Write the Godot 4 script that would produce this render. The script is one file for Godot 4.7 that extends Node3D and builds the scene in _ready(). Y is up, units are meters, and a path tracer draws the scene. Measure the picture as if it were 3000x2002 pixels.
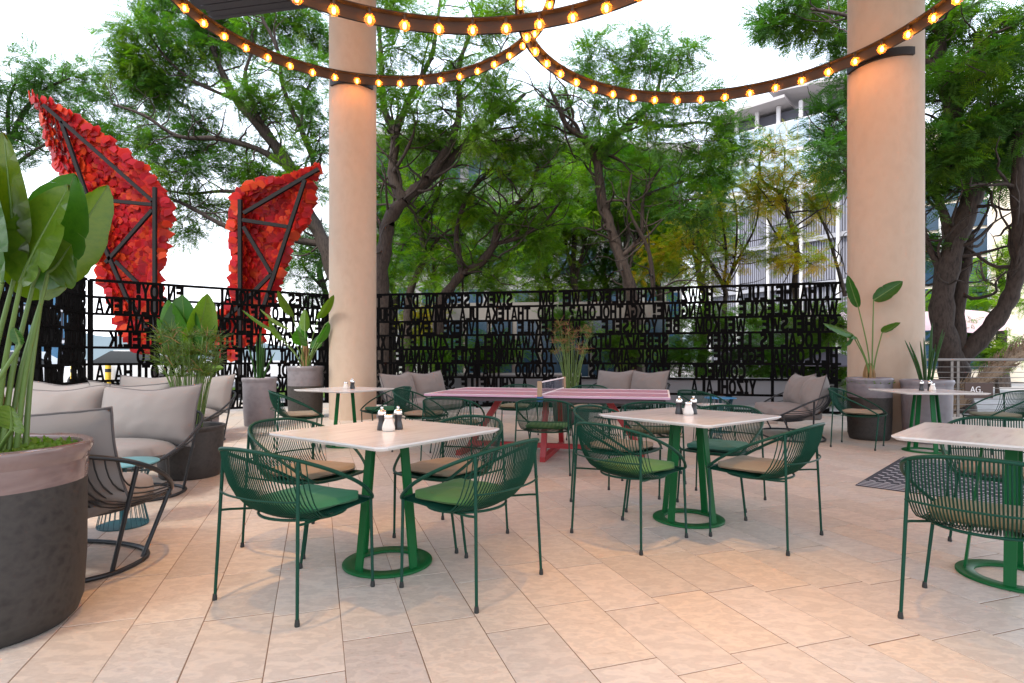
extends Node3D
# A roofed cafe terrace with green string chairs, a letter fence, jacaranda trees and rings of bulbs.

const F := 1710.0      # focal length in photograph pixels (3000 wide)
const YH := 1048.0     # row of the horizon
const H := 1.163       # eye height
var taken := {}
var mats := {}
var rng := RandomNumberGenerator.new()
var ng := FastNoiseLite.new()

class G:
	var v := PackedVector3Array()
	var n := PackedVector3Array()
	var uv := PackedVector2Array()
	var ix := PackedInt32Array()
	func tri(a: int, b: int, c: int) -> void:
		var gn := (v[c] - v[a]).cross(v[b] - v[a])
		var m := n[a] + n[b] + n[c]
		if gn.dot(m) < 0.0:
			ix.append_array([a, c, b])
		else:
			ix.append_array([a, b, c])
	func vert(p: Vector3, nn: Vector3, t := Vector2.ZERO) -> int:
		v.append(p); n.append(nn); uv.append(t)
		return v.size() - 1
	func face(pts: Array, nn: Vector3) -> void:
		var s := v.size()
		for p in pts: vert(p, nn)
		for i in range(1, pts.size() - 1): tri(s, s + i, s + i + 1)
	func box(t: Transform3D, s: Vector3) -> void:
		var h := s * 0.5
		for ax in 3:
			for sg: float in [-1.0, 1.0]:
				var a := Vector3.ZERO; var b := Vector3.ZERO; var c := Vector3.ZERO
				a[ax] = sg * h[ax]
				b[(ax + 1) % 3] = h[(ax + 1) % 3]
				c[(ax + 2) % 3] = h[(ax + 2) % 3]
				var nn := Vector3.ZERO; nn[ax] = sg
				face([t * (a - b - c), t * (a + b - c), t * (a + b + c), t * (a - b + c)], (t.basis * nn).normalized())
	func bbox(t: Transform3D, s: Vector3, e: float) -> void:   # box with chamfered edges
		var h := s * 0.5
		var q := {}
		for sx in [-1, 1]:
			for sy in [-1, 1]:
				for sz in [-1, 1]:
					var k := Vector3(sx, sy, sz)
					for ax in 3:
						var p := k * (h - Vector3(e, e, e)); p[ax] = k[ax] * h[ax]
						q[[sx, sy, sz, ax]] = t * p
		for ax in 3:
			var a1 := (ax + 1) % 3; var a2 := (ax + 2) % 3
			for sg in [-1, 1]:
				var L := []
				for w in [[-1, -1], [1, -1], [1, 1], [-1, 1]]:
					var k := [0, 0, 0]; k[ax] = sg; k[a1] = w[0]; k[a2] = w[1]
					L.append(q[[k[0], k[1], k[2], ax]])
				var nn := Vector3.ZERO; nn[ax] = sg
				face(L, (t.basis * nn).normalized())
			for s1 in [-1, 1]:
				for s2 in [-1, 1]:
					var L := []
					for w in [[-1, a1], [1, a1], [1, a2], [-1, a2]]:
						var k := [0, 0, 0]; k[ax] = w[0]; k[a1] = s1; k[a2] = s2
						L.append(q[[k[0], k[1], k[2], w[1]]])
					var nn := Vector3.ZERO; nn[a1] = s1; nn[a2] = s2
					face(L, (t.basis * nn).normalized())
		for sx in [-1, 1]:
			for sy in [-1, 1]:
				for sz in [-1, 1]:
					face([q[[sx, sy, sz, 0]], q[[sx, sy, sz, 1]], q[[sx, sy, sz, 2]]], (t.basis * Vector3(sx, sy, sz)).normalized())
	func bar(a: Vector3, b: Vector3, w: float, d: float, up := Vector3.UP) -> void:
		var y := (b - a).normalized()
		if absf(y.dot(up)) > 0.98: up = Vector3.FORWARD
		var x := y.cross(up).normalized()
		var z := x.cross(y)
		box(Transform3D(Basis(x, y, z), (a + b) * 0.5), Vector3(w, a.distance_to(b), d))
	func tube(pts: Array, r0: float, r1: float, sides := 8, closed := false, cap := true) -> void:
		var c := pts.size()
		var s := v.size()
		var nrm := Vector3.ZERO
		for i in c:
			var d: Vector3
			if closed: d = pts[(i + 1) % c] - pts[(i - 1 + c) % c]
			else: d = pts[mini(i + 1, c - 1)] - pts[maxi(i - 1, 0)]
			d = d.normalized()
			if i == 0:
				nrm = d.cross(Vector3.UP if absf(d.y) < 0.9 else Vector3.RIGHT).normalized()
			else:
				nrm = (nrm - d * nrm.dot(d)).normalized()
			var bn := d.cross(nrm)
			var r := lerpf(r0, r1, float(i) / maxf(1.0, c - 1.0))
			for k in sides:
				var a := TAU * k / sides
				var o := nrm * cos(a) + bn * sin(a)
				vert(pts[i] + o * r, o, Vector2(float(k) / sides, i * 0.1))
		var m := c if closed else c - 1
		for i in m:
			for k in sides:
				var a := s + i * sides + k
				var b := s + i * sides + (k + 1) % sides
				var e := s + ((i + 1) % c) * sides + k
				var f := s + ((i + 1) % c) * sides + (k + 1) % sides
				tri(a, b, f); tri(a, f, e)
		if cap and not closed:
			for e in [0, c - 1]:
				var d: Vector3 = (pts[0] - pts[1] if e == 0 else pts[c - 1] - pts[c - 2])
				var L := []
				for k in sides: L.append(v[s + e * sides + k])
				face(L, d.normalized())
	func tuber(pts: Array, rr: Array, sides := 8) -> void:    # tube with a radius for each point
		var s := v.size()
		tube(pts, 1.0, 1.0, sides, false, false)
		for i in pts.size():
			for k in sides:
				var j := s + i * sides + k
				v[j] = pts[i] + n[j] * rr[i]
	func lathe(prof: Array, segs: int, t := Transform3D.IDENTITY) -> void:
		for i in prof.size() - 1:
			var p: Vector2 = prof[i]; var q: Vector2 = prof[i + 1]
			var d := q - p
			if d.length() < 1e-6: continue
			# smooth across shallow bends
			var np := _pn(prof, i, i); var nq := _pn(prof, i, i + 1)
			var s := v.size()
			for k in segs + 1:
				var a := TAU * k / segs
				var cs := Vector3(cos(a), 0, sin(a))
				vert(t * (cs * p.x + Vector3(0, p.y, 0)), (t.basis * (cs * np.x + Vector3(0, np.y, 0))).normalized(), Vector2(float(k) / segs, p.y))
				vert(t * (cs * q.x + Vector3(0, q.y, 0)), (t.basis * (cs * nq.x + Vector3(0, nq.y, 0))).normalized(), Vector2(float(k) / segs, q.y))
			for k in segs:
				var a := s + k * 2
				if p.x > 1e-5: tri(a, a + 2, a + 1)
				if q.x > 1e-5: tri(a + 1, a + 2, a + 3)
	func _pn(prof: Array, seg: int, at: int) -> Vector2:
		var d: Vector2 = prof[seg + 1] - prof[seg]
		var m := Vector2(d.y, -d.x).normalized()
		var o := seg - 1 if at == seg else seg + 1
		if o >= 0 and o < prof.size() - 1:
			var e: Vector2 = prof[o + 1] - prof[o]
			if e.length() > 1e-6:
				var m2 := Vector2(e.y, -e.x).normalized()
				if m.dot(m2) > 0.6: return (m + m2).normalized()
		return m
	func prism(poly: PackedVector2Array, z0: float, z1: float, t := Transform3D.IDENTITY, e := 0.0) -> void:
		var tr := Geometry2D.triangulate_polygon(poly)
		var inner := poly
		if e > 0.0:
			var c := Vector2.ZERO
			for p in poly: c += p
			c /= poly.size()
			inner = PackedVector2Array()
			for p in poly: inner.append(p + (c - p).normalized() * e)
		for w in [[z0, -1.0, poly], [z1, 1.0, inner]]:
			var s := v.size()
			for p in w[2]: vert(t * Vector3(p.x, p.y, w[0]), (t.basis * Vector3(0, 0, w[1])).normalized(), p)
			for i in range(0, tr.size(), 3): tri(s + tr[i], s + tr[i + 1], s + tr[i + 2])
		var ccw := 1.0
		var ar := 0.0
		for i in poly.size():
			ar += poly[i].cross(poly[(i + 1) % poly.size()])
		if ar < 0.0: ccw = -1.0
		for i in poly.size():
			var j := (i + 1) % poly.size()
			var a := poly[i]; var b := poly[j]
			var nn := Vector3(b.y - a.y, a.x - b.x, 0) * ccw
			if e > 0.0:
				var zm := z1 - e * 0.6
				face([t * Vector3(a.x, a.y, z0), t * Vector3(b.x, b.y, z0), t * Vector3(b.x, b.y, zm), t * Vector3(a.x, a.y, zm)], (t.basis * nn).normalized())
				var ai := inner[i]; var bi := inner[j]
				face([t * Vector3(a.x, a.y, zm), t * Vector3(b.x, b.y, zm), t * Vector3(bi.x, bi.y, z1), t * Vector3(ai.x, ai.y, z1)], (t.basis * (nn.normalized() + Vector3(0, 0, signf(z1 - z0)))).normalized())
			else:
				face([t * Vector3(a.x, a.y, z0), t * Vector3(b.x, b.y, z0), t * Vector3(b.x, b.y, z1), t * Vector3(a.x, a.y, z1)], (t.basis * nn).normalized())
	func grid(f: Callable, nu: int, nv: int) -> void:     # smooth sheet from f(u, v) -> Vector3, u and v in 0..1
		var s := v.size()
		for j in nv + 1:
			for i in nu + 1:
				vert(f.call(float(i) / nu, float(j) / nv), Vector3.ZERO, Vector2(float(i) / nu, float(j) / nv))
		for j in nv:
			for i in nu:
				var a := s + j * (nu + 1) + i
				var b := a + 1
				var c := a + nu + 1
				var d := c + 1
				for w in [[a, b, d], [a, d, c]]:
					var gn := (v[w[2]] - v[w[0]]).cross(v[w[1]] - v[w[0]])
					for k in w: n[k] += gn
					ix.append_array(w)
		for i in range(s, v.size()):
			n[i] = n[i].normalized() if n[i].length() > 1e-12 else Vector3.UP
	func mesh() -> ArrayMesh:
		var m := ArrayMesh.new()
		var a := []
		a.resize(Mesh.ARRAY_MAX)
		a[Mesh.ARRAY_VERTEX] = v; a[Mesh.ARRAY_NORMAL] = n; a[Mesh.ARRAY_TEX_UV] = uv; a[Mesh.ARRAY_INDEX] = ix
		m.add_surface_from_arrays(Mesh.PRIMITIVE_TRIANGLES, a)
		return m

# ---- from photograph pixels to the place
func fl(u: float, v: float) -> Vector3:               # on the floor
	var d := F * H / (v - YH)
	return Vector3((u - 1500.0) / F * d, 0, -d)
func at(u: float, v: float, d: float) -> Vector3:     # at a known depth
	return Vector3((u - 1500.0) / F * d, H + (YH - v) / F * d, -d)
func q(x: float, y: float, d: float) -> Vector3:      # same, from a 2350-wide reading
	return at(x * 1.27660, y * 1.27660, d)

# ---- naming
func numbered(called: String) -> String:
	if not taken.has(called):
		taken[called] = 0
		return called
	taken[called] += 1
	return "%s_%03d" % [called, taken[called]]
func tag(o: Node, label: String, category: String, group := "", kind := "") -> Node:
	if label: o.set_meta("label", label)
	if category: o.set_meta("category", category)
	if group: o.set_meta("group", group)
	if kind: o.set_meta("kind", kind)
	return o
func thing(called: String, label: String, category: String, p := Vector3.ZERO, turn := 0.0, group := "") -> Node3D:
	var o := Node3D.new()
	o.name = numbered(called)
	add_child(o)
	o.position = p; o.rotation.y = turn
	tag(o, label, category, group)
	return o
func put(called: String, m: Mesh, mt: Material, parent: Node = self, t := Transform3D.IDENTITY) -> MeshInstance3D:
	var o := MeshInstance3D.new()
	o.name = numbered(called) if parent == self else called
	o.mesh = m
	o.material_override = mt
	o.transform = t
	parent.add_child(o, true)
	return o
func struct(called: String, m: Mesh, mt: Material) -> MeshInstance3D:
	var o := put(called, m, mt)
	o.set_meta("kind", "structure")
	return o
func copy(o: Node3D, p: Vector3, turn: float, label: String) -> Node3D:
	var c: Node3D = o.duplicate()
	var nm := String(o.name)
	if nm.length() > 4 and nm[-4] == "_" and nm.right(3).is_valid_int(): nm = nm.left(-4)
	c.name = numbered(nm)
	add_child(c)
	c.position = p; c.rotation.y = turn
	c.set_meta("label", label)
	return c
func face_turn(dx: float, dd: float) -> float:        # turn so that local +z points along (dx, depth dd)
	return atan2(dx, -dd)

# ---- materials
func lin(r: float, g: float, b: float, a := 1.0) -> Color:
	var c := Color(r, g, b).linear_to_srgb(); c.a = a
	return c
func mat(key: String, c: Color, rough := 0.6, metal := 0.0, spec := 0.5) -> StandardMaterial3D:
	if mats.has(key): return mats[key]
	var m := StandardMaterial3D.new()
	m.albedo_color = c
	m.roughness = rough; m.metallic = metal; m.metallic_specular = spec
	m.cull_mode = BaseMaterial3D.CULL_DISABLED
	mats[key] = m
	return m
func noise_tex(size: int, freq: float, sd: int, stops: Array, oct := 4, stretch := Vector2.ONE, warp := 0.0) -> ImageTexture:
	var fn := FastNoiseLite.new()
	fn.seed = sd; fn.frequency = freq; fn.fractal_octaves = oct; fn.noise_type = FastNoiseLite.TYPE_SIMPLEX_SMOOTH
	if warp > 0.0:
		fn.domain_warp_enabled = true; fn.domain_warp_amplitude = warp; fn.domain_warp_frequency = freq
	var g := Gradient.new()
	var off := PackedFloat32Array(); var col := PackedColorArray()
	for i in stops.size():
		off.append(float(i) / (stops.size() - 1)); col.append(stops[i])
	g.offsets = off; g.colors = col
	var im := Image.create(size, size, true, Image.FORMAT_RGB8)
	var S := float(size)
	for y in size:
		for x in size:
			# blend two shifted reads so that the picture tiles
			var fx := x / S; var fy := y / S
			var wx := smoothstep(0.0, 0.25, fx); var wy := smoothstep(0.0, 0.25, fy)
			var a := fn.get_noise_2d(x * stretch.x, y * stretch.y)
			if wx < 1.0: a = lerpf(fn.get_noise_2d((x + S) * stretch.x, y * stretch.y), a, wx)
			if wy < 1.0:
				var b := fn.get_noise_2d(x * stretch.x, (y + S) * stretch.y)
				if wx < 1.0: b = lerpf(fn.get_noise_2d((x + S) * stretch.x, (y + S) * stretch.y), b, wx)
				a = lerpf(b, a, wy)
			im.set_pixel(x, y, g.sample(clampf(a * 0.75 + 0.5, 0.0, 1.0)))
	im.generate_mipmaps()
	return ImageTexture.create_from_image(im)
func textured(key: String, tex: Texture2D, scale: float, rough: float, world := false, bump: Texture2D = null, bump_cm := 0.1, tint := Color.WHITE) -> StandardMaterial3D:
	var m := mat(key, tint, rough)
	m.albedo_texture = tex
	m.uv1_triplanar = true
	m.uv1_world_triplanar = world
	m.uv1_scale = Vector3.ONE * scale
	if bump:
		m.heightmap_enabled = true; m.heightmap_texture = bump; m.heightmap_scale = bump_cm
	return m
func spline(pts: Array, per: int, closed := false) -> Array:
	var o := []
	var c := pts.size()
	var m := c if closed else c - 1
	for i in m:
		var a: Vector3 = pts[(i - 1 + c) % c] if closed else pts[maxi(i - 1, 0)]
		var b: Vector3 = pts[i]
		var d: Vector3 = pts[(i + 1) % c]
		var e: Vector3 = pts[(i + 2) % c] if closed else pts[mini(i + 2, c - 1)]
		for k in per:
			o.append(b.cubic_interpolate(d, a, e, float(k) / per))
	if not closed: o.append(pts[c - 1])
	return o
func bez(a: Vector3, b: Vector3, c: Vector3, d: Vector3, n: int) -> Array:
	var o := []
	for i in n + 1: o.append(a.bezier_interpolate(b, c, d, float(i) / n))
	return o
func rnd(a: float, b: float) -> float:
	return rng.randf_range(a, b)
func rdir() -> Vector3:
	var z := rnd(-1, 1); var a := rnd(0, TAU); var s := sqrt(1 - z * z)
	return Vector3(s * cos(a), z, s * sin(a))

# ---- chairs, tables, sofas
func hoop_pts() -> Array:
	var r := [Vector3(0, .752, -.335), Vector3(.16, .742, -.315), Vector3(.272, .702, -.215), Vector3(.312, .635, -.06), Vector3(.3, .555, .1), Vector3(.262, .482, .215), Vector3(.215, .437, .272)]
	var o := r.duplicate()
	o.append(Vector3(.1, .43, .292)); o.append(Vector3(0, .43, .296)); o.append(Vector3(-.1, .43, .292))
	for i in range(r.size() - 1, 0, -1): o.append(r[i] * Vector3(-1, 1, 1))
	return spline(o, 6, true)
func hoop_back(hp: Array, x: float) -> Vector3:       # the point of the hoop's back half above x
	var best := Vector3.ZERO; var bd := 9.0
	var c := hp.size()
	for i in c:
		var a: Vector3 = hp[i]; var b: Vector3 = hp[(i + 1) % c]
		if a.z > -.02 and b.z > -.02: continue
		if (a.x - x) * (b.x - x) <= 0.0 and absf(a.x - b.x) > 1e-6:
			return a.lerp(b, (x - a.x) / (b.x - a.x))
		if absf(a.x - x) < bd: bd = absf(a.x - x); best = a
	return best
func pad_mesh(w: float, d: float, t: float, seam := true) -> ArrayMesh:   # a soft seat pad, round towards the back
	var g := G.new()
	for side: float in [1.0, -1.0]:
		g.grid(func(a: float, b: float):
			var u := a * 2.0 - 1.0; var vv := b * 2.0 - 1.0
			# square to superellipse
			var k := 1.0 / maxf(1.0, pow(pow(absf(u), 3.2) + pow(absf(vv), 3.2), 1.0 / 3.2))
			var rr := maxf(absf(u), absf(vv))
			var x := u * k * w * .5; var z := vv * k * d * .5
			if vv < 0: x *= 1.0 + vv * .1
			var e := pow(1.0 - pow(rr, 4.0), .5)
			var y := side * t * .5 * e
			if seam and side > 0: y -= .008 * exp(-pow(x / .02, 2.0)) * (1.0 - rr)
			y += .01 * ng.get_noise_2d(x * 400.0, z * 400.0) * e - .012 * (1.0 - rr * rr) * (-1.0 if side > 0 else 1.0) * .3
			return Vector3(x, y, z), 18, 18)
	return g.mesh()
var chair_parts := {}
func make_chair(called: String, label: String, cushion: Material) -> Node3D:
	var paint := mat("chair_green", lin(.003, .044, .026), .42, 0.0, .3)
	if chair_parts.is_empty():
		var hp := hoop_pts()
		var g := G.new(); g.tube(hp, .0095, .0095, 8, true)
		chair_parts.hoop = g.mesh()
		g = G.new()
		for i in 41:
			var x := lerpf(-.276, .276, i / 40.0)
			var p := hoop_back(hp, x)
			var w := x / .272
			var pts := bez(p, Vector3(x, .52, p.z + .02), Vector3(x * .95, .335 + .05 * w * w, -.17 + .05 * w * w), Vector3(x * .82, .418, .02), 7)
			pts.append(Vector3(x * .78, .425, .16))
			pts.append(Vector3(x * .76, .43, .29))
			g.tube(pts, .0036, .0036, 4, false, false)
		chair_parts.rods = g.mesh()
		g = G.new()
		var ring := []
		for i in 40:
			var a := TAU * i / 40
			ring.append(Vector3(sin(a) * .215, .408, cos(a) * .2 + .02))
		g.tube(ring, .007, .007, 6, true)
		chair_parts.ring = g.mesh()
		g = G.new()
		var rail := []
		for i in 21:
			var a := lerpf(-1.0, 1.0, i / 20.0)
			rail.append(Vector3(sin(a) * .322, .53, -.243 - .075 * (cos(a) - cos(1.0)) / (1.0 - cos(1.0))))
		g.tube(rail, .005, .005, 6)
		chair_parts.rail = g.mesh()
		for s: float in [-1.0, 1.0]:
			g = G.new(); g.tube([Vector3(s * .258, .712, -.235), Vector3(s * .284, .012, -.262)], .0085, .0075, 8)
			chair_parts["rear%d" % s] = g.mesh()
			g = G.new(); g.tube([Vector3(s * .222, .436, .262), Vector3(s * .262, .012, .232)], .0085, .0075, 8)
			chair_parts["front%d" % s] = g.mesh()
			g = G.new(); g.tube([Vector3(s * .267, .43, -.245), Vector3(s * .262, .425, -.2), Vector3(s * .2, .408, -.06)], .006, .006, 6)
			chair_parts["strut%d" % s] = g.mesh()
		g = G.new(); g.lathe([Vector2(0, 0), Vector2(.0115, 0), Vector2(.012, .008), Vector2(.0092, .03), Vector2(0, .03)], 10)
		chair_parts.cap = g.mesh()
		chair_parts.pad = pad_mesh(.45, .46, .048)
	var t := thing(called, label, "chair", Vector3.ZERO, 0.0, "green string chairs on the terrace")
	put("hoop", chair_parts.hoop, paint, t)
	put("back_rods", chair_parts.rods, paint, t)
	put("seat_ring", chair_parts.ring, paint, t)
	put("back_rail", chair_parts.rail, paint, t)
	var black := mat("foot_cap", lin(.012, .014, .013), .6)
	for s: float in [-1.0, 1.0]:
		var l := put("leg", chair_parts["rear%d" % s], paint, t)
		put("foot_cap", chair_parts.cap, black, l, Transform3D(Basis(), Vector3(s * .2845, 0, -.2625)))
		l = put("leg", chair_parts["front%d" % s], paint, t)
		put("foot_cap", chair_parts.cap, black, l, Transform3D(Basis(), Vector3(s * .2625, 0, .2315)))
		put("strut", chair_parts["strut%d" % s], paint, t)
	put("cushion", chair_parts.pad, cushion, t, Transform3D(Basis(), Vector3(0, .458, .03)))
	return t

func rounded_square(s: float, r: float, per := 5) -> PackedVector2Array:
	var o := PackedVector2Array()
	for k in 4:
		var c := Vector2(s - r, s - r).rotated(k * PI / 2)
		for i in per + 1:
			o.append(c + Vector2(r, 0).rotated(k * PI / 2 + PI / 2 * i / per))
	return o
func make_table(label: String) -> Node3D:
	var t := thing("cafe_table", label, "table", Vector3.ZERO, 0.0, "square cafe tables")
	var up := Transform3D(Basis(Vector3.RIGHT, -PI / 2), Vector3.ZERO)
	var g := G.new()
	# bevelled underside: top slab and a smaller lower face
	var a := rounded_square(.465, .045); var b := rounded_square(.445, .045)
	var m := a.size()
	for w in [[a, .75, 1.0], [b, .727, -1.0]]:
		var L := []
		for p in w[0]: L.append(Vector3(p.x, w[1], -p.y))
		g.face(L, Vector3(0, w[2], 0))
	for i in m:
		var j := (i + 1) % m
		var nn := Vector3(a[i].x + a[j].x, 0, -a[i].y - a[j].y).normalized()
		g.face([Vector3(a[i].x, .75, -a[i].y), Vector3(a[j].x, .75, -a[j].y), Vector3(a[j].x, .742, -a[j].y), Vector3(a[i].x, .742, -a[i].y)], nn)
		g.face([Vector3(a[i].x, .742, -a[i].y), Vector3(a[j].x, .742, -a[j].y), Vector3(b[j].x, .727, -b[j].y), Vector3(b[i].x, .727, -b[i].y)], (nn + Vector3.DOWN * .9).normalized())
	put("tabletop", g.mesh(), mats.tabletop, t)
	var paint := mat("table_green", lin(.002, .085, .02), .42, 0.0, .3)
	g = G.new()
	g.lathe([Vector2(.165, .002), Vector2(.165, .012), Vector2(.168, .015), Vector2(.247, .015), Vector2(.25, .012), Vector2(.25, .002), Vector2(.165, .002)], 56)
	put("base_ring", g.mesh(), paint, t)
	for k in 4:
		var an := k * PI / 2
		var o := Vector3(cos(an), 0, sin(an))
		g = G.new()
		g.bar(o * .205 + Vector3(0, .012, 0), o * .125 + Vector3(0, .722, 0), .052, .012, o)
		put("leg", g.mesh(), paint, t)
	g = G.new()
	g.box(Transform3D(Basis(), Vector3(0, .7225, 0)), Vector3(.3, .008, .3))
	put("top_plate", g.mesh(), paint, t)
	return t

func make_grinder(label: String) -> Node3D:
	var t := thing("pepper_grinder", label, "pepper grinder", Vector3.ZERO, 0.0, "black pepper grinders on the tables")
	var g := G.new()
	g.lathe([Vector2(0, 0), Vector2(.027, 0), Vector2(.0285, .006), Vector2(.024, .03), Vector2(.019, .052), Vector2(.0225, .075), Vector2(.024, .086), Vector2(.0, .088)], 24)
	put("body", g.mesh(), mat("black_plastic", lin(.012, .012, .014), .3), t)
	var chrome := mat("chrome", lin(.75, .73, .7), .16, 1.0)
	g = G.new()
	g.lathe([Vector2(.0235, .085), Vector2(.025, .09), Vector2(.0245, .1), Vector2(.02, .112), Vector2(.009, .118), Vector2(0, .119)], 24)
	put("head", g.mesh(), chrome, t)
	g = G.new()
	g.lathe([Vector2(.004, .116), Vector2(.008, .121), Vector2(.009, .127), Vector2(.006, .133), Vector2(0, .135)], 16)
	put("knob", g.mesh(), chrome, t)
	return t
func make_shaker(label: String) -> Node3D:
	var t := thing("salt_shaker", label, "salt shaker", Vector3.ZERO, 0.0, "white salt shakers on the tables")
	var g := G.new()
	g.lathe([Vector2(0, 0), Vector2(.03, 0), Vector2(.036, .006), Vector2(.0365, .02), Vector2(.031, .042), Vector2(.023, .062), Vector2(.022, .074), Vector2(0, .075)], 28)
	put("body", g.mesh(), mat("salt_body", lin(.62, .58, .52), .16), t)
	g = G.new()
	g.lathe([Vector2(.0225, .071), Vector2(.0245, .073), Vector2(.0245, .088), Vector2(.021, .093), Vector2(0, .095)], 28)
	put("cap", g.mesh(), mat("chrome", Color.WHITE), t)
	return t

func pillow(w: float, h: float, d: float, sd: int) -> Array:   # [pillow, its piping]; stands in xy, faces z
	var g := G.new()
	var edge := func(u: float, vv: float) -> Vector2:
		var dx := 1.0 - .06 * (1.0 - vv * vv) ; var dy := 1.0 - .14 * (1.0 - u * u)
		var sag := .02 * ng.get_noise_2d(u * 60.0 + sd * 13.0, vv * 60.0)
		return Vector2(u * dx * w * .5, vv * dy * h * .5 + sag * absf(vv))
	for side: float in [1.0, -1.0]:
		g.grid(func(a: float, b: float):
			var u := a * 2.0 - 1.0; var vv := b * 2.0 - 1.0
			var e: Vector2 = edge.call(u, vv)
			var p := pow((1.0 - pow(absf(u), 2.6)) * (1.0 - pow(absf(vv), 2.6)), .6)
			var wr := ng.get_noise_3d(e.x * 260.0, e.y * 260.0, sd * 50.0) * .022 + .012 * ng.get_noise_3d(e.x * 700.0, e.y * 500.0, sd * 90.0)
			return Vector3(e.x, e.y, side * (d * .5 * p + wr * p)), 24, 18)
	var pg := G.new()
	var L := []
	for k in 4:
		for i in 14:
			var s := i / 14.0 * 2.0 - 1.0
			var e: Vector2
			if k == 0: e = edge.call(s, -1.0)
			elif k == 1: e = edge.call(1.0, s)
			elif k == 2: e = edge.call(-s, 1.0)
			else: e = edge.call(-1.0, -s)
			L.append(Vector3(e.x, e.y, 0))
	pg.tube(L, .007, .007, 6, true)
	return [g.mesh(), pg.mesh()]
var sofa_parts := {}
func make_sofa(label: String, cloth: Material) -> Node3D:
	var steel := mat("sofa_steel", lin(.02, .024, .028), .42, .3)
	if sofa_parts.is_empty():
		var r := [Vector3(0, .69, -.43), Vector3(.45, .69, -.425), Vector3(.75, .675, -.36), Vector3(.88, .62, -.18), Vector3(.9, .53, .03), Vector3(.84, .41, .24), Vector3(.68, .31, .4), Vector3(.4, .285, .46)]
		var o := r.duplicate()
		o.append(Vector3(0, .28, .47))
		for i in range(r.size() - 1, 0, -1): o.append(r[i] * Vector3(-1, 1, 1))
		var hp := spline(o, 6, true)
		var g := G.new(); g.tube(hp, .013, .013, 8, true)
		sofa_parts.rim = g.mesh()
		g = G.new()
		for i in 57:
			var x := lerpf(-.86, .86, i / 56.0)
			var bk := Vector3.ZERO; var fr := Vector3.ZERO
			var c := hp.size()
			for j in c:
				var a: Vector3 = hp[j]; var b: Vector3 = hp[(j + 1) % c]
				if (a.x - x) * (b.x - x) <= 0 and absf(a.x - b.x) > 1e-6:
					var p := a.lerp(b, (x - a.x) / (b.x - a.x))
					if p.y > .56: bk = p
					else: fr = p
			if bk == Vector3.ZERO or fr == Vector3.ZERO: continue
			var w := absf(x) / .86
			g.tube(bez(bk, Vector3(x, lerpf(.34, .5, w * w * w), bk.z + .03), Vector3(x * .96, lerpf(.14, .42, pow(w, 4)), -.12), Vector3(x, fr.y, fr.z), 9), .0052, .0052, 4, false, false)
		sofa_parts.rods = g.mesh()
		g = G.new()
		var L := []
		for i in 48:
			var a := TAU * i / 48
			L.append(Vector3(signf(cos(a)) * pow(absf(cos(a)), .8) * .78, .013, signf(sin(a)) * pow(absf(sin(a)), .8) * .4))
		g.tube(L, .013, .013, 8, true)
		sofa_parts.base = g.mesh()
		for s: float in [-1.0, 1.0]:
			for z: float in [-1.0, 1.0]:
				g = G.new()
				var top := Vector3(s * .872, .58, -.1) if z < 0 else Vector3(s * .8, .375, .29)
				g.tube([top, Vector3(s * .745, .013, z * .12)], .012, .012, 8)
				sofa_parts["leg%d%d" % [s, z]] = g.mesh()
		sofa_parts.seat = pad_mesh(1.5, .8, .2, true)
		for k in 3: sofa_parts["p%d" % k] = pillow(.88, .56, .34, k + 1)
	var t := thing("wire_sofa", label, "sofa", Vector3.ZERO, 0.0, "wire shell sofas with grey cushions")
	put("rim", sofa_parts.rim, steel, t)
	put("shell_rods", sofa_parts.rods, steel, t)
	put("base_ring", sofa_parts.base, steel, t)
	for s: float in [-1.0, 1.0]:
		for z: float in [-1.0, 1.0]: put("leg", sofa_parts["leg%d%d" % [s, z]], steel, t)
	put("seat_cushion", sofa_parts.seat, cloth, t, Transform3D(Basis(), Vector3(0, .37, .05)))
	for s: float in [-1.0, 1.0]:
		var k := rng.randi() % 3
		var b := Basis(Vector3.UP, s * -.09) * Basis(Vector3.RIGHT, -.3 + rnd(-.05, .05)) * Basis(Vector3.BACK, rnd(-.04, .04))
		var o := put("back_cushion", sofa_parts["p%d" % k][0], cloth, t, Transform3D(b, Vector3(s * .405, .645, -.22)))
		put("piping", sofa_parts["p%d" % k][1], mats.piping, o)
	return t

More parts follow.
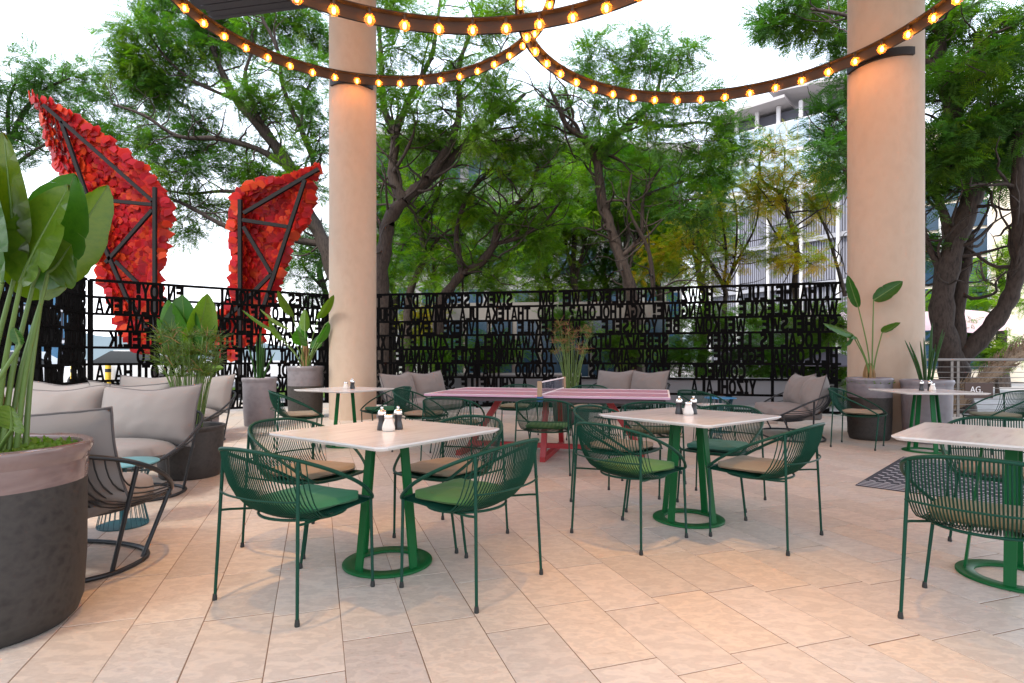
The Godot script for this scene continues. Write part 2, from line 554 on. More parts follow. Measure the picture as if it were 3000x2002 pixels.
func make_ping_pong() -> void:
	var t := thing("ping_pong_table", "pink table tennis table with a net and red steel legs", "table tennis table", Vector3(.5, 0, -7.1), face_turn(.25, .967) + PI)
	# local x runs along the length; +z towards the camera side
	var g := G.new()
	g.box(Transform3D(Basis(), Vector3(0, .735, 0)), Vector3(2.74, .02, 1.5))
	put("tabletop", g.mesh(), mat("pink_top", lin(.5, .285, .385), .3), t)
	var white := mat("white_line", lin(.8, .78, .78), .4)
	for s: float in [-1.0, 1.0]:
		g = G.new(); g.box(Transform3D(Basis(), Vector3(0, .7475, s * .739)), Vector3(2.736, .003, .02))
		put("edge_line", g.mesh(), white, t)
		g = G.new(); g.box(Transform3D(Basis(), Vector3(s * 1.359, .7475, 0)), Vector3(.02, .003, 1.456))
		put("edge_line", g.mesh(), white, t)
	g = G.new(); g.box(Transform3D(Basis(), Vector3(0, .7475, 0)), Vector3(2.69, .003, .012))
	put("centre_line", g.mesh(), white, t)
	var dark := mat("apron", lin(.05, .03, .035), .6)
	for s: float in [-1.0, 1.0]:
		g = G.new(); g.box(Transform3D(Basis(), Vector3(0, .7, s * .7)), Vector3(2.6, .05, .03))
		put("apron", g.mesh(), dark, t)
		g = G.new(); g.box(Transform3D(Basis(), Vector3(s * 1.2, .7, 0)), Vector3(.03, .05, 1.37))
		put("apron", g.mesh(), dark, t)
	var red := mat("red_steel", lin(.3, .014, .016), .42)
	g = G.new(); g.box(Transform3D(Basis(), Vector3(0, .09, 0)), Vector3(2.1, .06, .05))
	put("floor_rail", g.mesh(), red, t)
	for s: float in [-1.0, 1.0]:
		g = G.new(); g.bar(Vector3(s * 1.06, .06, 0), Vector3(s * .62, .72, 0), .07, .07)
		put("leg", g.mesh(), red, t)
		g = G.new(); g.box(Transform3D(Basis(), Vector3(s * 1.06, .03, 0)), Vector3(.06, .06, .9))
		put("foot_bar", g.mesh(), red, t)
		g = G.new(); g.bar(Vector3(0, .03, s * .62), Vector3(0, .72, s * .42), .06, .06)
		put("leg", g.mesh(), red, t)
	g = G.new(); g.box(Transform3D(Basis(), Vector3(0, .029, 0)), Vector3(.06, .056, 1.3))
	put("foot_bar", g.mesh(), red, t)
	# net
	var net := Node3D.new(); net.name = "net"; t.add_child(net)
	g = G.new()
	for i in 77:
		var z := lerpf(-.8, .8, i / 76.0)
		g.bar(Vector3(0, .765, z), Vector3(0, .885, z), .002, .002)
	for i in 6:
		var y := lerpf(.77, .885, i / 5.0)
		g.bar(Vector3(.001, y, -.8), Vector3(.001, y, .8), .002, .002)
	put("mesh_cord", g.mesh(), mat("net_cord", lin(.05, .06, .08), .8), net)
	g = G.new(); g.box(Transform3D(Basis(), Vector3(0, .892, 0)), Vector3(.006, .016, 1.62))
	put("top_band", g.mesh(), white, net)
	g = G.new(); g.box(Transform3D(Basis(), Vector3(0, .757, 0)), Vector3(.006, .012, 1.62))
	put("bottom_band", g.mesh(), white, net)
	for s: float in [-1.0, 1.0]:
		g = G.new(); g.bbox(Transform3D(Basis(), Vector3(0, .82, s * .8)), Vector3(.05, .17, .03), .006)
		put("post", g.mesh(), mat("net_wood", lin(.3, .2, .11), .5), net)
		g = G.new(); g.bbox(Transform3D(Basis(), Vector3(0, .71, s * .77)), Vector3(.06, .06, .09), .006)
		put("clamp", g.mesh(), mat("clamp_blue", lin(.02, .09, .25), .4), net)

func make_side_table(label: String, top: Material, h: float, r: float, p: Vector3) -> void:
	var t := thing("side_table", label, "side table", p)
	var g := G.new()
	g.lathe([Vector2(0, h - .012), Vector2(r - .004, h - .012), Vector2(r, h - .009), Vector2(r, h - .003), Vector2(r - .003, h), Vector2(0, h)], 40)
	put("tabletop", g.mesh(), top, t)
	var paint := mat("side_teal", lin(.012, .08, .1), .4)
	g = G.new(); g.lathe([Vector2(.02, .01), Vector2(.02, h - .012), Vector2(0, h - .012)], 16)
	put("stem", g.mesh(), paint, t)
	g = G.new(); g.lathe([Vector2(0, 0), Vector2(r * .7, 0), Vector2(r * .7, .008), Vector2(.03, .014), Vector2(0, .014)], 36)
	put("foot", g.mesh(), paint, t)
	var L := G.new()
	for i in 28:
		var a := TAU * i / 28
		var o := Vector3(cos(a), 0, sin(a))
		L.tube([o * r * .7 + Vector3(0, .008, 0), o * r * .5 + Vector3(0, h * .5, 0), o * r * .8 + Vector3(0, h - .012, 0)], .003, .003, 4, false, false)
	put("wire_skirt", L.mesh(), paint, t)

func furniture() -> void:
	# materials
	var wt := noise_tex(512, .008, 5, [lin(.5, .48, .46), lin(.64, .62, .6), lin(.68, .66, .64), lin(.61, .59, .57), lin(.66, .64, .62)], 5, Vector2(.22, 2.4), 10.0)
	textured("tabletop", wt, 1.1, .2)
	var weave := noise_tex(256, .35, 8, [lin(.8, .8, .8), Color.WHITE], 2)
	for w in [["cloth_grey", .205, .188, .178, 12], ["pad_green", .025, .17, .075, 14], ["pad_leaf", .065, .18, .045, 14], ["pad_teal", .03, .15, .105, 14], ["pad_beige", .27, .215, .145, 14], ["pad_olive", .17, .165, .1, 14], ["piping", .1, .09, .09, 14]]:
		var cl: StandardMaterial3D = textured(w[0], weave, w[4], .88, false, weave, .05, lin(w[1], w[2], w[3]))
		cl.rim_enabled = true; cl.rim = .25
	# chairs: kind of pad, place (x, depth), facing (x, depth), label
	var list := [
		["pad_green", -1.05, 2.89, .486, .874, "green string chair with emerald pad at the salt and grinder table beside the sofas"],
		["pad_leaf", -.22, 3.04, -.83, .56, "green string chair with grass green pad, back to the open floor, beside the emerald one"],
		["pad_beige", -1.29, 3.71, .89, -.46, "green string chair with beige pad on the sofa side of its table"],
		["pad_beige", -.413, 3.807, -.57, -.82, "green string chair with beige pad between the sofa side table and the table tennis table"],
		["pad_leaf", .78, 3.82, .77, .64, "green string chair with grass green pad at the middle table"],
		["pad_beige", 1.64, 3.81, -.7, .72, "green string chair with beige pad, backrest towards the striped rug"],
		["pad_teal", 1.68, 4.72, -.6, -.8, "green string chair with teal pad at the middle table"],
		["pad_beige", .86, 4.74, .75, -.66, "green string chair with beige pad behind the grass green one at the middle table"],
		["pad_olive", 1.38, 5.68, .25, .97, "green string chair with dark olive pad between the middle and table tennis tables"],
		["pad_leaf", .36, 6.05, .25, .97, "green string chair with grass green pad in front of the table tennis net"],
		["pad_beige", -1.15, 7.4, .97, -.25, "green string chair with beige pad at the end of the table tennis table"],
		["pad_olive", -.62, 6.3, .25, .97, "green string chair with olive pad at the long side of the table tennis table"],
		["pad_olive", .05, 8.55, -.25, -.97, "green string chair with olive pad on the far side of the table tennis table"],
		["pad_beige", 1.08, 8.35, -.25, -.97, "green string chair with beige pad behind the table tennis table beyond the net"],
		["pad_beige", -2.68, 7.3, .9, .42, "green string chair with beige pad in front of the tall dark planter by a column"],
		["pad_green", -1.75, 8.05, -.8, -.5, "green string chair with emerald pad at the table in front of a column"],
		["pad_olive", 2.12, 2.6, .68, .73, "green string chair turned with its back to us at the table beside the rug"],
		["pad_beige", 3.12, 3.72, -.6, -.8, "green string chair with beige pad behind the marble table on the rug edge"],
		["pad_beige", 4.53, 7.62, .74, -.67, "green string chair with beige pad beside the two toned planter at a column"],
		["pad_olive", 6.0, 7.2, -1.0, .12, "green string chair with olive pad by the steel railing"],
		["pad_teal", 2.5, 7.5, .8, .5, "green string chair with teal pad beside small white and blue side tables"],
	]
	var protos := {}
	for c in list:
		var o: Node3D
		if protos.has(c[0]):
			o = copy(protos[c[0]], Vector3.ZERO, 0, c[5])
		else:
			o = make_chair("string_chair", c[5], mats[c[0]])
			protos[c[0]] = o
		o.position = Vector3(c[1], 0, -c[2]); o.rotation.y = face_turn(c[3], c[4])
	# tables: place, turn of the corner, label, condiments [kind, dx, dd]
	var tabs := [
		[-.705, 3.31, .16, "square marble topped table with green legs beside the grey sofas", [["g", -.035, .01], ["g", .05, .045], ["s", .012, -.035]]],
		[1.27, 4.2, -.11, "square marble topped table with green legs in the middle of the terrace", [["g", -.05, .06], ["g", .055, .06], ["s", 0, 0]]],
		[-2.2, 7.7, .27, "square marble topped table with green legs in front of a column", [["s", .02, -.05], ["g", .1, .0], ["g", .06, .1]]],
		[2.65, 3.08, .0, "square marble topped table with green legs beside the striped rug", [["s", .13, -.06], ["g", .27, -.09], ["g", .2, .1]]],
		[5.14, 7.25, .7, "square marble topped table with green legs by the steel railing", [["s", .05, -.05], ["g", -.03, .03], ["g", .09, .05]]],
	]
	var proto: Node3D = null; var gp: Node3D = null; var sp: Node3D = null
	var where := ["at the table beside the grey sofas", "at the middle table", "at the table before a column", "at the table beside the rug", "at the table by the railing"]
	for k in tabs.size():
		var b = tabs[k]
		var o: Node3D
		if proto == null: o = make_table(b[3]); proto = o
		else: o = copy(proto, Vector3.ZERO, 0, b[3])
		o.position = Vector3(b[0], 0, -b[1]); o.rotation.y = PI / 4 + b[2]
		var salt := Vector2.ZERO; var near := 9.0
		for c in b[4]:
			if c[0] == "s": salt = Vector2(c[1], c[2])
		for c in b[4]:
			if c[0] == "g": near = minf(near, Vector2(c[1], c[2]).distance_to(salt))
		for c in b[4]:
			var p := Vector3(b[0] + c[1], .7505, -b[1] - c[2])
			if c[0] == "g":
				var lb: String = "black pepper grinder " + ("right next to the salt shaker " if Vector2(c[1], c[2]).distance_to(salt) < near + .001 else "farther from the salt shaker ") + where[k]
				if gp == null: gp = make_grinder(lb); gp.position = p
				else: copy(gp, p, rnd(0, 3), lb)
			else:
				var lb: String = "white salt shaker with a steel cap " + where[k]
				if sp == null: sp = make_shaker(lb); sp.position = p
				else: copy(sp, p, 0, lb)
	# sofas
	var cloth: Material = mats.cloth_grey
	var sofas := [
		[-3.6, 4.9, .1, -1.0, "grey cushioned wire sofa facing the open floor behind the small teal table"],
		[-2.88, 3.28, .05, 1.0, "grey cushioned wire sofa behind the big glazed planter, its back to the open floor"],
		[-4.3, 6.35, .12, 1.0, "grey cushioned wire sofa standing back to back with the one beside the teal table"],
		[-4.8, 8.1, -.05, -1.0, "grey cushioned wire sofa next to the corner of the letter fence"],
		[-1.5, 10.0, .88, -.47, "grey cushioned wire sofa between a column and the table tennis table"],
		[2.15, 11.2, -.75, -.66, "grey cushioned wire sofa by the letter fence near the rusty tipped papyrus"],
		[4.15, 8.7, -.97, .22, "grey cushioned wire sofa beside the two toned planter and the fence end"],
	]
	var sproto: Node3D = null
	for s in sofas:
		var o: Node3D
		if sproto == null: o = make_sofa(s[4], cloth); sproto = o
		else: o = copy(sproto, Vector3.ZERO, 0, s[4])
		o.position = Vector3(s[0], 0, -s[1]); o.rotation.y = face_turn(s[2], s[3])
	make_ping_pong()
	make_side_table("small teal side table between two facing grey sofas", mat("teal_top", lin(.1, .3, .34), .35), .44, .22, Vector3(-2.7, 0, -4.05))
	make_side_table("small round side table with a white top behind the middle table", mat("white_top", lin(.7, .7, .7), .35), .5, .22, Vector3(2.83, 0, -8.3))
	make_side_table("small round side table with a blue top near the letter fence", mat("blue_top", lin(.03, .2, .42), .35), .54, .24, Vector3(3.25, 0, -9.1))
	# rug
	var rug := thing("striped_rug", "dark blue outdoor rug with rows of white dashes and striped border", "rug", Vector3(5.0, 0, -4.95), 0)
	rug.basis = Basis(Vector3(.69, 0, -.72).normalized(), Vector3.UP, Vector3(.72, 0, .69).normalized())
	var g := G.new(); g.box(Transform3D(Basis(), Vector3(0, .004, 0)), Vector3(2.1, .006, 3.2))
	put("weave", g.mesh(), mat("rug_dark", lin(.022, .024, .035), .95), rug)
	var dash := G.new(); var stripes := G.new()
	for s: float in [-1.0, 1.0]:
		for i in 4:
			stripes.box(Transform3D(Basis(), Vector3(s * (1.02 - i * .07), .0075, 0)), Vector3(.012, .002, 3.18))
	for i in 18:
		for j in 26:
			var x := lerpf(-.74, .74, i / 17.0); var z := lerpf(-1.5, 1.5, j / 25.0) + (.03 if i % 2 else -.03)
			dash.box(Transform3D(Basis(Vector3.UP, .5 if i % 2 else -.5), Vector3(x, .0075, z)), Vector3(.016, .002, .06))
	put("dashes", dash.mesh(), mat("rug_white", lin(.5, .5, .52), .95), rug)
	put("border_stripes", stripes.mesh(), mat("rug_white", Color.WHITE), rug)

# ---- terrace: floor, columns, roof, rings of bulbs
func floor_tiles() -> void:
	var g := G.new()
	var poly := PackedVector2Array([Vector2(-9, -1), Vector2(-9, 14.6), Vector2(-3.6, 14.6), Vector2(6.9, 11.9), Vector2(13, 11.9), Vector2(13, -1)])
	g.prism(poly, -.3, -.0022, Transform3D(Basis(Vector3.RIGHT, -PI / 2), Vector3.ZERO))
	var slab := struct("floor", g.mesh(), mat("grout", lin(.2, .13, .085), .9))
	# six stones, each from its own noise, mapped over the world so that no two tiles match
	var stone := []
	var bump := noise_tex(512, .03, 41, [Color(.2, .2, .2), Color(.8, .8, .8)], 5)
	var tones := [[.52, .45, .385], [.55, .48, .415], [.49, .43, .37], [.55, .46, .375], [.51, .46, .41], [.475, .415, .365]]
	for k in tones.size():
		var c = tones[k]
		var st := []
		for f in [[.76, .73, .7], [.98, .98, .97], [.88, .87, .86], [1.08, 1.07, 1.04], [.95, .96, .97], [.82, .8, .79]]:
			st.append(lin(c[0] * f[0], c[1] * f[1], c[2] * f[2]))
		var tx := noise_tex(512, .014, 70 + k, st, 8, Vector2(1, 1.9), 26.0)
		stone.append(textured("stone_%d" % k, tx, .8 + k * .07, .42, true, bump, .12))
	var tw := .2875; var tl := .57; var gap := .004
	var tg := G.new()
	tg.bbox(Transform3D(Basis(), Vector3(0, -.008, 0)), Vector3(tw - gap, .016, tl - gap - .0035), .0012)
	var tm := tg.mesh()
	var b := Basis(Vector3(.949, 0, -.317), Vector3.UP, Vector3(.317, 0, .949)).orthonormalized()   # local -z is the long way of the tiles
	var o := Vector3(.1087, 0, -2.713)
	var offs := [0.0, .09, .33, .24, .0, .42, .12, .3, .5, .19]
	var list := []
	for i in range(-50, 60):
		for j in range(-34, 34):
			var p := o + b * Vector3((i + .5) * tw, 0, (j + .5) * tl + offs[posmod(i * 3, 10)] * tl)
			var e := Vector2(p.x, -p.z)
			if e.y < -.6 or not Geometry2D.is_point_in_polygon(e, poly): continue
			var d := maxf(-p.z, .05)
			var u := F * p.x / d; var vv := F * H / d
			var seen := d > 1.6 and absf(u) < 1600 and vv < 1050
			list.append([(-1.0 / d if seen else d * 100.0), p, hash(i * 7919 + j * 104729) % 6])
	list.sort_custom(func(x, y): return x[0] < y[0])
	var rest := []
	for k in 6: rest.append(G.new())
	for i in list.size():
		var w = list[i]
		var t := Transform3D(b, w[1])
		var hsh := hash(i * 31 + 5)
		t.origin += Vector3((hsh % 17 - 8) * .00012, (hsh % 100) * .000003 - .0003, (hsh % 23 - 11) * .0001)
		t.basis = t.basis * Basis(Vector3.UP, (hsh % 31 - 15) * .00012)
		if i < 300:
			put("tile", tm, stone[w[2]], slab, t)
		else:
			rest[w[2]].bbox(t * Transform3D(Basis(), Vector3(0, -.008, 0)), Vector3(tw - gap, .016, tl - gap - .0035), .0012)
	for k in 6:
		var r := put("tile_field", rest[k].mesh(), stone[k], slab)
		r.set_meta("kind", "stuff")

func columns() -> void:
	var tex := noise_tex(512, .02, 90, [lin(.385, .3, .225), lin(.405, .316, .238), lin(.42, .33, .25), lin(.395, .308, .23)], 5, Vector2(1, .5))
	var m := textured("column_render", tex, .5, .75, true, tex, .1)
	var dark := mat("ring_steel", lin(.018, .014, .012), .5, .2)
	for w in [[-3.055, 11.2, .44, 6.2, "round pale concrete column behind the table tennis end, with a dark bracket ring"], [5.69, 8.9, .5, 5.5, "thick round concrete column behind the two toned planter, with a dark bracket"]]:
		var t := thing("column", w[4], "column", Vector3(w[0], 0, -w[1]), 0, "round concrete columns")
		var g := G.new()
		g.lathe([Vector2(w[2], 0), Vector2(w[2], 3), Vector2(w[2], 6), Vector2(w[2], 9.0)], 72)
		put("shaft", g.mesh(), m, t)
		g = G.new()
		var mid: float = .78 if w[0] > 0 else -.2
		for k in 24:
			var a0 := PI / 2 + mid + lerpf(-.95, .95, k / 24.0); var a1 := PI / 2 + mid + lerpf(-.95, .95, (k + 1) / 24.0)
			var am := (a0 + a1) / 2
			g.box(Transform3D(Basis(Vector3(-sin(am), 0, cos(am)), Vector3.UP, Vector3(-cos(am), 0, -sin(am))), Vector3(cos(am) * (w[2] + .02), w[3] + .07, sin(am) * (w[2] + .02))), Vector3(w[2] * 1.9 / 24.0 + .004, .11, .045))
		put("bracket", g.mesh(), dark, t)

func roof() -> void:
	var t := thing("roof_canopy", "dark slatted edge of the roof high over the terrace", "roof")
	var flat := Transform3D(Basis(Vector3.RIGHT, -PI / 2), Vector3.ZERO)
	var g := G.new()
	g.prism(PackedVector2Array([Vector2(-6.9, -5), Vector2(-6.9, 13.2), Vector2(13, 9.2), Vector2(13, -5)]), 9.08, 9.5, flat)
	put("slab", g.mesh(), mat("soffit", lin(.36, .35, .33), .8), t)
	# dark slats along the far edge
	var m := mat("roof_slat", lin(.05, .048, .055), .6)
	for i in 9:
		g = G.new()
		var d := i * .24
		g.bar(Vector3(-6.9, 9.02, -13.3 + d), Vector3(13, 9.02, -9.3 + d), .2, .1)
		put("slat", g.mesh(), m, t)
	g = G.new()
	g.bar(Vector3(-6.98, 9.2, -13.45), Vector3(13, 9.2, -9.4), .08, .5)
	put("fascia", g.mesh(), m, t)
	g = G.new()
	g.bar(Vector3(-6.98, 9.2, -13.4), Vector3(-6.98, 9.2, 5), .5, .08, Vector3.UP)
	put("fascia", g.mesh(), m, t)

func light_rings() -> void:
	var steel := mat("ring_steel", Color.WHITE)
	var glass := mat("bulb_glass", lin(1.0, .5, .1, .22), .05)
	glass.transparency = BaseMaterial3D.TRANSPARENCY_ALPHA
	var glow := mat("bulb_filament", lin(1, .6, .2), .5)
	glow.emission_enabled = true; glow.emission = Color(1.0, .62, .2); glow.emission_energy_multiplier = 14.0
	var brass := mat("bulb_socket", lin(.03, .025, .02), .4, .5)
	var gg := G.new()
	gg.lathe([Vector2(0, -.062), Vector2(.03, -.055), Vector2(.054, -.03), Vector2(.062, 0), Vector2(.054, .03), Vector2(.034, .055), Vector2(.018, .068)], 20)
	var gm := gg.mesh()
	gg = G.new()
	gg.lathe([Vector2(0, -.04), Vector2(.016, -.034), Vector2(.022, -.01), Vector2(.021, .012), Vector2(.012, .035), Vector2(0, .04)], 12)
	var fm := gg.mesh()
	gg = G.new()
	gg.lathe([Vector2(.018, .064), Vector2(.02, .07), Vector2(.02, .125), Vector2(0, .13)], 14)
	var sm := gg.mesh()
	for w in [[-2.10, 8.10, 2.667, 6.21, "ring of warm bulbs on a dark steel band fixed to the slimmer column"], [2.756, 7.22, 2.67, 5.51, "ring of warm bulbs on a dark steel band fixed to the thick column"], [-.495, 3.85, 2.935, 4.96, "ring of large warm bulbs hung over the open floor, touching no column"]]:
		var t := thing("bulb_ring", w[4], "light ring", Vector3(w[0], w[3], -w[1]), 0, "hanging rings of warm bulbs")
		var R: float = w[2]
		var g := G.new()
		g.lathe([Vector2(R + .02, -.02), Vector2(R + .05, -.02), Vector2(R + .05, .17), Vector2(R + .02, .17), Vector2(R + .02, -.02)], 120)
		g.lathe([Vector2(R - .045, .125), Vector2(R + .02, .125), Vector2(R + .02, .137), Vector2(R - .045, .137), Vector2(R - .045, .125)], 120)
		put("band", g.mesh(), steel, t)
		var cnt := int(round(TAU * R / .393))
		for i in cnt:
			var a := TAU * (i + .35) / cnt
			var p := Vector3(cos(a) * (R - .015), 0, sin(a) * (R - .015))
			var b := put("bulb", gm, glass, t, Transform3D(Basis(), p))
			put("filament", fm, glow, b)
			put("socket", sm, brass, b)
			var l := OmniLight3D.new()
			l.name = "bulb_light"; l.light_color = Color(1.0, .6, .24); l.light_energy = 0.05; l.omni_range = 14.0; l.omni_attenuation = 2.0
			l.light_size = .05; l.shadow_enabled = true
			b.add_child(l, true)
		for k in 3:
			var a := PI / 2 + (k - 1) * 1.0
			var p := Vector3(cos(a) * (R + .035), .17, sin(a) * (R + .035))
			g = G.new(); g.tube([p, Vector3(p.x, 9.08 - w[3], p.z)], .004, .004, 6)
			put("cable", g.mesh(), steel, t)

func downlights() -> void:      # recessed lamps in the soffit that throw the warm pools on the floor
	var glow := mat("downlight_lamp", lin(1, .8, .55), .5)
	glow.emission_enabled = true; glow.emission = Color(1.0, .78, .5); glow.emission_energy_multiplier = 4.0
	for w in [[1.0, 3.0, "recessed round downlight in the soffit over the open floor"], [-1.3, 3.35, "recessed round downlight in the soffit over the table by the sofas"]]:
		var t := thing("downlight", w[2], "lamp", Vector3(w[0], 9.06, -w[1]), 0, "recessed soffit downlights")
		var g := G.new(); g.lathe([Vector2(.13, .02), Vector2(.13, -.02), Vector2(.1, -.02), Vector2(.1, .0)], 28); put("trim_ring", g.mesh(), mat("ring_steel", Color.WHITE), t)
		g = G.new(); g.lathe([Vector2(.1, -.004), Vector2(0, -.004)], 28); put("lamp_face", g.mesh(), glow, t)
		var l := SpotLight3D.new()
		l.name = "downlight_beam"; l.light_color = Color(1.0, .76, .46); l.light_energy = 15.0; l.spot_range = 20.0; l.spot_attenuation = 2.0
		l.spot_angle = 9.0; l.light_size = .1; l.shadow_enabled = true
		l.position = Vector3(0, -.04, 0); l.rotation_degrees = Vector3(-90, 0, 0)
		t.add_child(l)

# ---- fence of letters, seen from behind
func fence(a: Vector2, b: Vector2, rows: Array, label: String, posts: Array) -> void:
	var t := thing("letter_fence", label, "fence", Vector3(a.x, 0, -a.y), 0, "black fences of cut out letters")
	var d3 := Vector3(b.x - a.x, 0, -(b.y - a.y))
	var L := d3.length()
	var dir := d3 / L
	t.basis = Basis(dir, Vector3.UP, dir.cross(Vector3.UP))
	var m := mat("fence_black", lin(.004, .004, .0042), .75, .0, .12)
	var y0 := .07; var top := 2.64
	var rh := (top - y0) / 8.0
	for k in 9:
		var g := G.new()
		g.box(Transform3D(Basis(), Vector3(L / 2, y0 + k * rh, 0)), Vector3(L, .046 if k < 8 else .05, .05))
		put("bar", g.mesh(), m, t)
	for p in posts:
		var g := G.new()
		g.box(Transform3D(Basis(), Vector3(p[0] * L, top / 2, -.035)), Vector3(p[1], top, .06))
		put("post", g.mesh(), m, t)
	var cell := .15
	var base_font := SystemFont.new()
	base_font.font_names = PackedStringArray(["Droid Sans"]); base_font.font_weight = 700
	var font := FontVariation.new()
	font.base_font = base_font; font.variation_embolden = .8
	for r in 8:
		var s: String = rows[r]
		var x := L - .05
		for i in s.length():
			var ch := s[i]
			var w := cell * (.6 if ch == "I" or ch == "!" else (1.35 if ch == "M" or ch == "W" else 1.0))
			if ch != " ":
				if x - w < 0.02: break
				var gm: Array = glyph(ch, font)
				var bs: AABB = gm[1]
				var sx := (w - .008) / maxf(bs.size.x, .01); var sy := (rh - .012) / bs.size.y
				# reads from the far side: local x of the letter runs against the fence
				var bb := Basis(Vector3(-sx, 0, 0), Vector3(0, sy, 0), Vector3(0, 0, -1.0))
				var c := Vector3(x - w / 2, y0 + (7.5 - r) * rh, 0)
				put("letter", gm[0], m, t, Transform3D(bb, c - bb * bs.get_center()))
			x -= w
var glyphs := {}
func glyph(ch: String, font: Font) -> Array:
	if not glyphs.has(ch) and ch in "AVW":
		var g := G.new()
		var V := PackedVector2Array([Vector2(0, 1), Vector2(.27, 1), Vector2(.5, .32), Vector2(.73, 1), Vector2(1, 1), Vector2(.64, 0), Vector2(.36, 0)])
		if ch == "W": V = PackedVector2Array([Vector2(0, 1), Vector2(.19, 1), Vector2(.29, .34), Vector2(.41, .9), Vector2(.59, .9), Vector2(.71, .34), Vector2(.81, 1), Vector2(1, 1), Vector2(.82, 0), Vector2(.61, 0), Vector2(.5, .5), Vector2(.39, 0), Vector2(.18, 0)])
		if ch == "A":
			for i in V.size(): V[i].y = 1.0 - V[i].y
			g.box(Transform3D(Basis(), Vector3(.5, .27, 0)), Vector3(.42, .16, .026))
		g.prism(V, -.015, .015)
		glyphs[ch] = [g.mesh(), AABB(Vector3(0, 0, -.015), Vector3(1, 1, .03))]
	if not glyphs.has(ch):
		var tm := TextMesh.new()
		tm.font = font; tm.text = ch; tm.font_size = 64; tm.pixel_size = .005; tm.depth = .03; tm.curve_step = 2.0
		glyphs[ch] = [tm, tm.get_aabb()]
	return glyphs[ch]

func fences() -> void:
	fence(Vector2(-8.03, 11.08), Vector2(-4.36, 13.9), [
		"DZIWES LE PHOLA     ENJOY!        ", "KAMOHELO REALA IN    KHULULEKA   ", "GEZELLIGE WELKOM  SE  WENA      ", "LEFOLGANA LE UTLWA   ESILELIK  ",
		"VUKANINI AMIWE LE     OTLO     ", "SIMNANDI SOMLANDO   LALOTLHA AMI", "KEUTLANG VALELA  NA  ME  LEKA   ", "UYATLALA VUYANI  KE  NA   HLA   "],
		"black letter fence between the corner post and the slimmer column, with wide gaps", [[.004, .09], [.5, .05], [.995, .06]])
	fence(Vector2(-6.2, 5.9), Vector2(-8.03, 11.0), [
		"SEKUNJALO WAMUKELA SIYABONGA HLALA", "SANIBONANI KHULULEKA EGOLI DUMELA", "CONNECT SAWUBONA ENJOY YEBO VUKA", "KUNJANI WELKOM  BEKIND LALELA",
		"SIYABONGA  IS HYGGE  THULA SEBENZA", "LOCAL  YIZOHLALA WORK AND REST", "UHURU  UBUNTU  PHOLA  LEKKER", " SEBENZA  HLALA  MOYA  DUMELA"],
		"black letter fence running out past the big glazed planter beside the street", [[.3, .07], [.62, .07]])
	fence(Vector2(-4.3, 13.95), Vector2(1.0, 13.02), [
		"OM    SIXEKO SEGOLINI DZALA TINALE XIMVA", "IND THATEKA ULA XIMVALO  KHULU NAKAISI L", "LEKILE LOZI  VREDE LENTSWE  MOHAU WENAKE", "IYAKWAMUKELA LETZIVILLE IM XISWAMAHLE  S",
		"TOZI WAMKELEKILE VAKANANE  LERELAX NAWE ", "GOONDO  THATEK KHULUMA EN KAISIVUNO LAPA", "ND  A KHUME LE SEKUNJALO XIS MOYAWENE LA", "SEKHU NA LE WE KA   HLALA KE VULANATHI  "],
		"black letter fence of crowded words behind the table tennis table", [[.27, .05], [.66, .05]])
	fence(Vector2(1.04, 13.01), Vector2(6.5, 11.53), [
		"YITHATHE LULA   HOWZIT  KHULULEKA! WELK", "WAMUKELEKILE  YIBANGUWE! KGATHOLOHA? BEK", "SHUHELSWE  WELKOM  BE YOURSELF   WAMKE", "  LOCAL IS LEKKER     SEBENZA UTOLO  SIY",
		"HLOLOBHA EGOLIDE      WORK AND ISIZWE TO", "BEA MOYA   CONNECT   EZDI SWO AIS AN  O", "EL        YIZOHLALA    A  MOYA    KE ND", " S  EL       S O      KHANYA NA  LE"],
		"black letter fence with the word LEKKER behind the marble tables, ending at the thick column", [[.4, .05], [.78, .05], [.02, .05]])

# ---- planters and plants
func pot_mesh(prof: Array, segs := 56) -> ArrayMesh:
	var g := G.new(); g.lathe(prof, segs); return g.mesh()
func planter(label: String, p: Vector3, r: float, h: float, body: Material, glaze: Material, split: float, group := "") -> Node3D:
	var t := thing("planter", label, "planter", p, 0, group)
	if split > 0.0:
		put("lower_body", pot_mesh([Vector2(0, 0), Vector2(r * .84, 0), Vector2(r * .9, .02), Vector2(r * .955, h * .1), Vector2(r * .985, h * .35), Vector2(r * .99, split)]), body, t)
		put("glazed_collar", pot_mesh([Vector2(r * .99, split), Vector2(r * .998, split + .012), Vector2(r, h * .9)]), glaze, t)
	else:
		put("body", pot_mesh([Vector2(0, 0), Vector2(r * .86, 0), Vector2(r * .9, .015), Vector2(r * .95, h * .3), Vector2(r, h * .9)]), glaze, t)
	put("rim", pot_mesh([Vector2(r, h * .9), Vector2(r * 1.03, h * .93), Vector2(r * 1.055, h * .965), Vector2(r * 1.045, h * .99), Vector2(r * 1.0, h), Vector2(r * .94, h * .985), Vector2(r * .92, h * .9), Vector2(r * .92, h * .86)]), glaze, t)
	put("soil", pot_mesh([Vector2(r * .95, h * .87), Vector2(r * .5, h * .895), Vector2(0, h * .9)]), mat("soil", lin(.035, .022, .014), .95), t)
	return t

